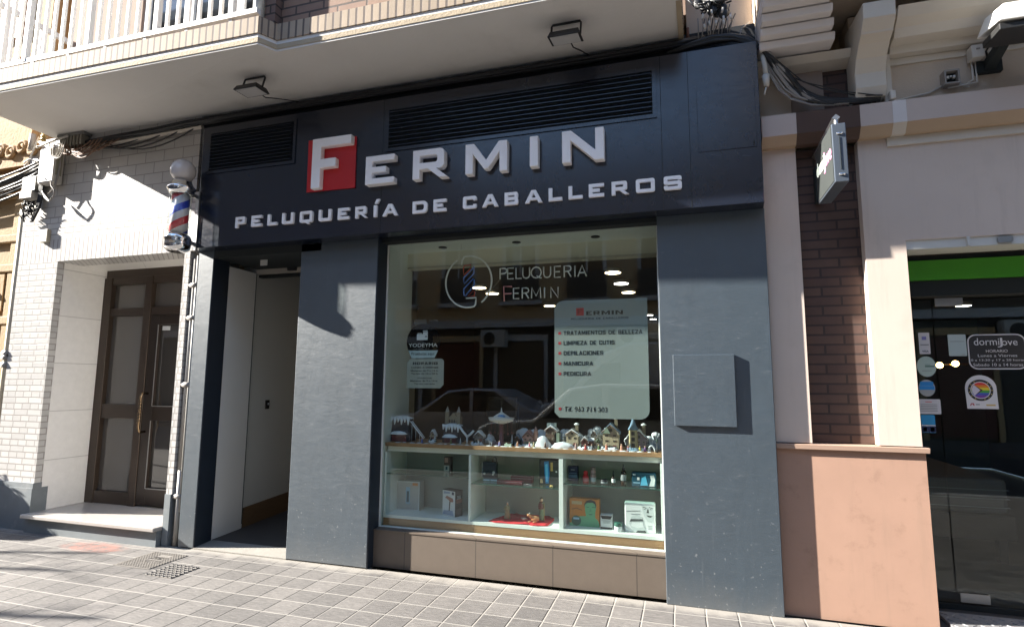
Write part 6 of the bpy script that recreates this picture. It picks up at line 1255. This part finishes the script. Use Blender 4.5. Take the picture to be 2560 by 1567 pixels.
ti = thing("insulator", "cream and brass insulator bracket at the balcony's left corner", "insulator", (-6.42, -.12, 3.95)); MB().lathe([(.012, 0), (.026, .01), (.026, .03), (.016, .035), (.024, .045), (.024, .065), (.014, .07), (.022, .08), (.020, .10)], (-6.43, -.12, 3.97), 12).build("insulator_body", M("ochre_ceramic", (.48, .32, .10), .3), ti); MB().tube([(-6.66, -.08, 4.10), (-6.66, -.08, 3.92)], .03, 8).build("clamp", m_gcable, ti)
solo(box(-6.455, -6.345, -.04, -.0005, 2.90, 3.035), "small_cover_box", M("ochre_small_box", (.46, .42, .32), .6), "small cream box casting a shadow on the sunlit brick wall", "junction box", bevel=.004)
# right hand fittings
jr = thing("wall_junction_box", "small cream junction box under the neighbour's cornice", "junction box", (1.85, .0, 3.54)); box(1.82, 1.89, -.03, .044, 3.54, 3.625).build("box", m_wcable, jr, .004); box(1.845, 1.865, -.034, -.031, 3.59, 3.60).build("latch", m_gcable, jr); MB().tube([(1.84, .03, 3.54), (1.84, .03, 3.42), (1.80, .03, 3.40)], .006, 6).tube([(1.86, .03, 3.54), (1.86, .03, 3.40), (1.70, .03, 3.385)], .006, 6).build("cable_tail", m_wcable, jr)
so_ = thing("open_socket", "dark open junction box with bare terminals on the neighbour's frieze", "junction box", (1.71, .0, 3.39)); f = MB().box(1.67, 1.68, -.01, .058, 3.395, 3.49).box(1.745, 1.755, -.01, .058, 3.395, 3.49).box(1.68, 1.745, -.01, .058, 3.395, 3.405).box(1.68, 1.745, -.01, .058, 3.48, 3.49); f.build("box_rim", m_gcable, so_); box(1.68, 1.745, .035, .058, 3.405, 3.48).build("box_back", m_black, so_)
for k in range(3): box(1.69+.018*k, 1.702+.018*k, .01, .034, 3.44+.008*(k % 2), 3.46).build("terminal", m_wcable, so_)
MB().tube([(1.67, .045, 3.41), (1.60, .045, 3.375), (1.42, .045, 3.35), (1.34, .02, 3.33), (1.31, -.02, 3.30)], .006, 6).tube([(1.755, .045, 3.42), (1.82, .045, 3.38)], .006, 6).build("cable_tail", m_wcable, so_)
wl = thing("street_floodlight", "white weatherproof floodlight on a black arm at the neighbour's frieze", "floodlight", (1.93, .06, 3.48)); box(1.86, 2.0, .02, .058, 3.455, 3.535).build("wall_plate", m_black, wl, .003); MB().hexa([(1.90, -.30, 3.565), (1.95, -.30, 3.565), (1.96, .02, 3.47), (1.90, .02, 3.47), (1.90, -.30, 3.60), (1.95, -.30, 3.60), (1.96, .02, 3.53), (1.90, .02, 3.53)]).build("arm", m_black, wl)
MB().hexa([(1.79, -.42, 3.545), (2.10, -.42, 3.545), (2.10, -.16, 3.585), (1.79, -.16, 3.585), (1.83, -.40, 3.66), (2.08, -.40, 3.66), (2.08, -.19, 3.70), (1.83, -.19, 3.70)]).build("housing", M("white_weatherproof_plastic", (.72, .71, .66), .4, var=.03), wl, .008); box(1.80, 2.09, -.40, -.2, 3.50, 3.54).build("lamp_body", m_blackplastic, wl, .004); MB().tube([(1.92, .01, 3.53), (1.895, -.03, 3.57), (1.90, -.1, 3.60)], .006, 6).build("power_cable", m_cable, wl)
solo(box(1.345, 1.375, -.06, .03, 3.322, 3.375), "cable_clip_box", m_wcable, "small white clip box on top of the neighbour's pink band", "junction box", bevel=.003)

# ------------------------------------------------------------------ covers in the pavement
mc = thing("meter_chamber_cover", "square cast iron chamber cover with raised squares in the pavement", "manhole cover", (-4.23, -.35, 0)); box(-4.42, -4.05, -.53, -.16, .0005, .004).build("plate", m_iron, mc)
for i in range(14):
    for j in range(14):
        if 4 < i < 10 and 5 < j < 12: continue
        mb = mb if (i or j) else MB(); mb.box(-4.405+.0255*i, -4.39+.0255*i, -.515+.0255*j, -.50+.0255*j, .004, .008)
mb.build("raised_pattern", m_iron, mc); T("AGUAS", -4.28, -4.13, -.33, -.27, 0, m_iron, mc, "raised_lettering", .004, lambda u, w: (u, w, .0065)); T("POTABLES", -4.29, -4.11, -.40, -.35, 0, m_iron, mc, "raised_lettering", .004, lambda u, w: (u, w, .0065))
mc = thing("valve_cover", "smaller iron valve cover with raised rings in the pavement", "manhole cover", (-3.83, -.5, 0)); MB().xy([(-3.97, -.635), (-3.71, -.635), (-3.71, -.375), (-3.97, -.375)], .0005, .004).build("plate", m_iron, mc)
mb = MB()
for i in range(7):
    for j in range(7):
        c_ = (-3.955+.0385*i, -.62+.0385*j); mb.tube([(c_[0]+.012*math.cos(a*1.0472), c_[1]+.012*math.sin(a*1.0472), .006) for a in range(6)], .0028, 4, True)
mb.build("raised_pattern", m_iron, mc)
solo(MB().xy(disc(-6.35, -.35, .035, 10), .0006, .006), "paper_scrap", k_white, "scrap of white paper on the shaded pavement at the left edge", "litter")
# ------------------------------------------------------------------ unseen casters added left of the frame to throw the long shadows
def caster_tree(x, y, limbs, label):  # trees added out of view to lay soft shadow streaks on the pavement
    t = thing("tree_shadow_caster", label, "tree", (x, y, 0), "unseen bare trees added as shadow casters"); bark = M("grey_bark", (.10, .085, .07), .9, var=.3, vs=20, bmp=.5)
    MB().tube([(x, y, 0), (x+.02, y, .9), (x-.01, y+.02, 1.7)], .055, 8, r1=.042).build("trunk", bark, t); mb = MB(); rr = random.Random(int(-x*10))
    for (dx, dy, h, r_) in limbs:
        P = [(x-.01, y+.02, 1.65), (x+dx*.6, y+dy*.6, 2.5), (x+dx, y+dy, h)]; mb.tube(P, r_, 6, r1=r_*.6)
        for k in range(7):
            f = .5+.5*rr.random(); b = Vector(P[1]).lerp(Vector(P[2]), f); a_ = rr.random()*6.28; mb.tube([b, b+Vector((.3*math.cos(a_), .3*math.sin(a_), .35))], .010, 4, r1=.004)
    mb.build("crown", bark, t)
caster_tree(-12.75, -2.5, ((-.05, .22, 4.0, .042), (.10, -.20, 4.0, .045)), "unseen bare tree added as a shadow caster left of the shop, the one with two tall limbs"); caster_tree(-11.7, -3.31, ((.0, .0, 4.1, .05), (.1, -.3, 3.6, .035)), "unseen bare tree added as a shadow caster left of the shop, the one nearer the kerb")
pl = thing("planter_shadow_caster", "tall square concrete pot with a low shrub, added unseen as a shadow caster by the ochre building", "planter_shadow_caster", (-8.05, -.45, 0)); MB().hexa([(-8.28, -.68, 0), (-7.82, -.68, 0), (-7.82, -.16, 0), (-8.28, -.16, 0), (-8.33, -.74, 1.0), (-7.76, -.74, 1.0), (-7.76, -.12, 1.0), (-8.33, -.12, 1.0)]).build("pot", m_render, pl, .02)  # added out of view, sized to shade the plinth and pavement
mb = MB(); rr = random.Random(12)
for k in range(260):
    a_, r_ = rr.random()*6.283, .24*rr.random()**.5; c_ = Vector((-8.05+r_*math.cos(a_), -.43+r_*math.sin(a_), 1.0+.10*rr.random()))
    u = Vector((rr.random()-.5, rr.random()-.5, rr.random()-.5)).normalized()*.04; v_ = u.cross(Vector((rr.random()-.5, rr.random()-.5, rr.random()-.5))).normalized()*.018
    mb.add([c_-u, c_+v_, c_+u, c_-v_], [(0, 1, 2, 3)])
mb.build("shrub", M("shrub_leaf", (.05, .085, .03), .6, var=.3), pl)
flush_text()
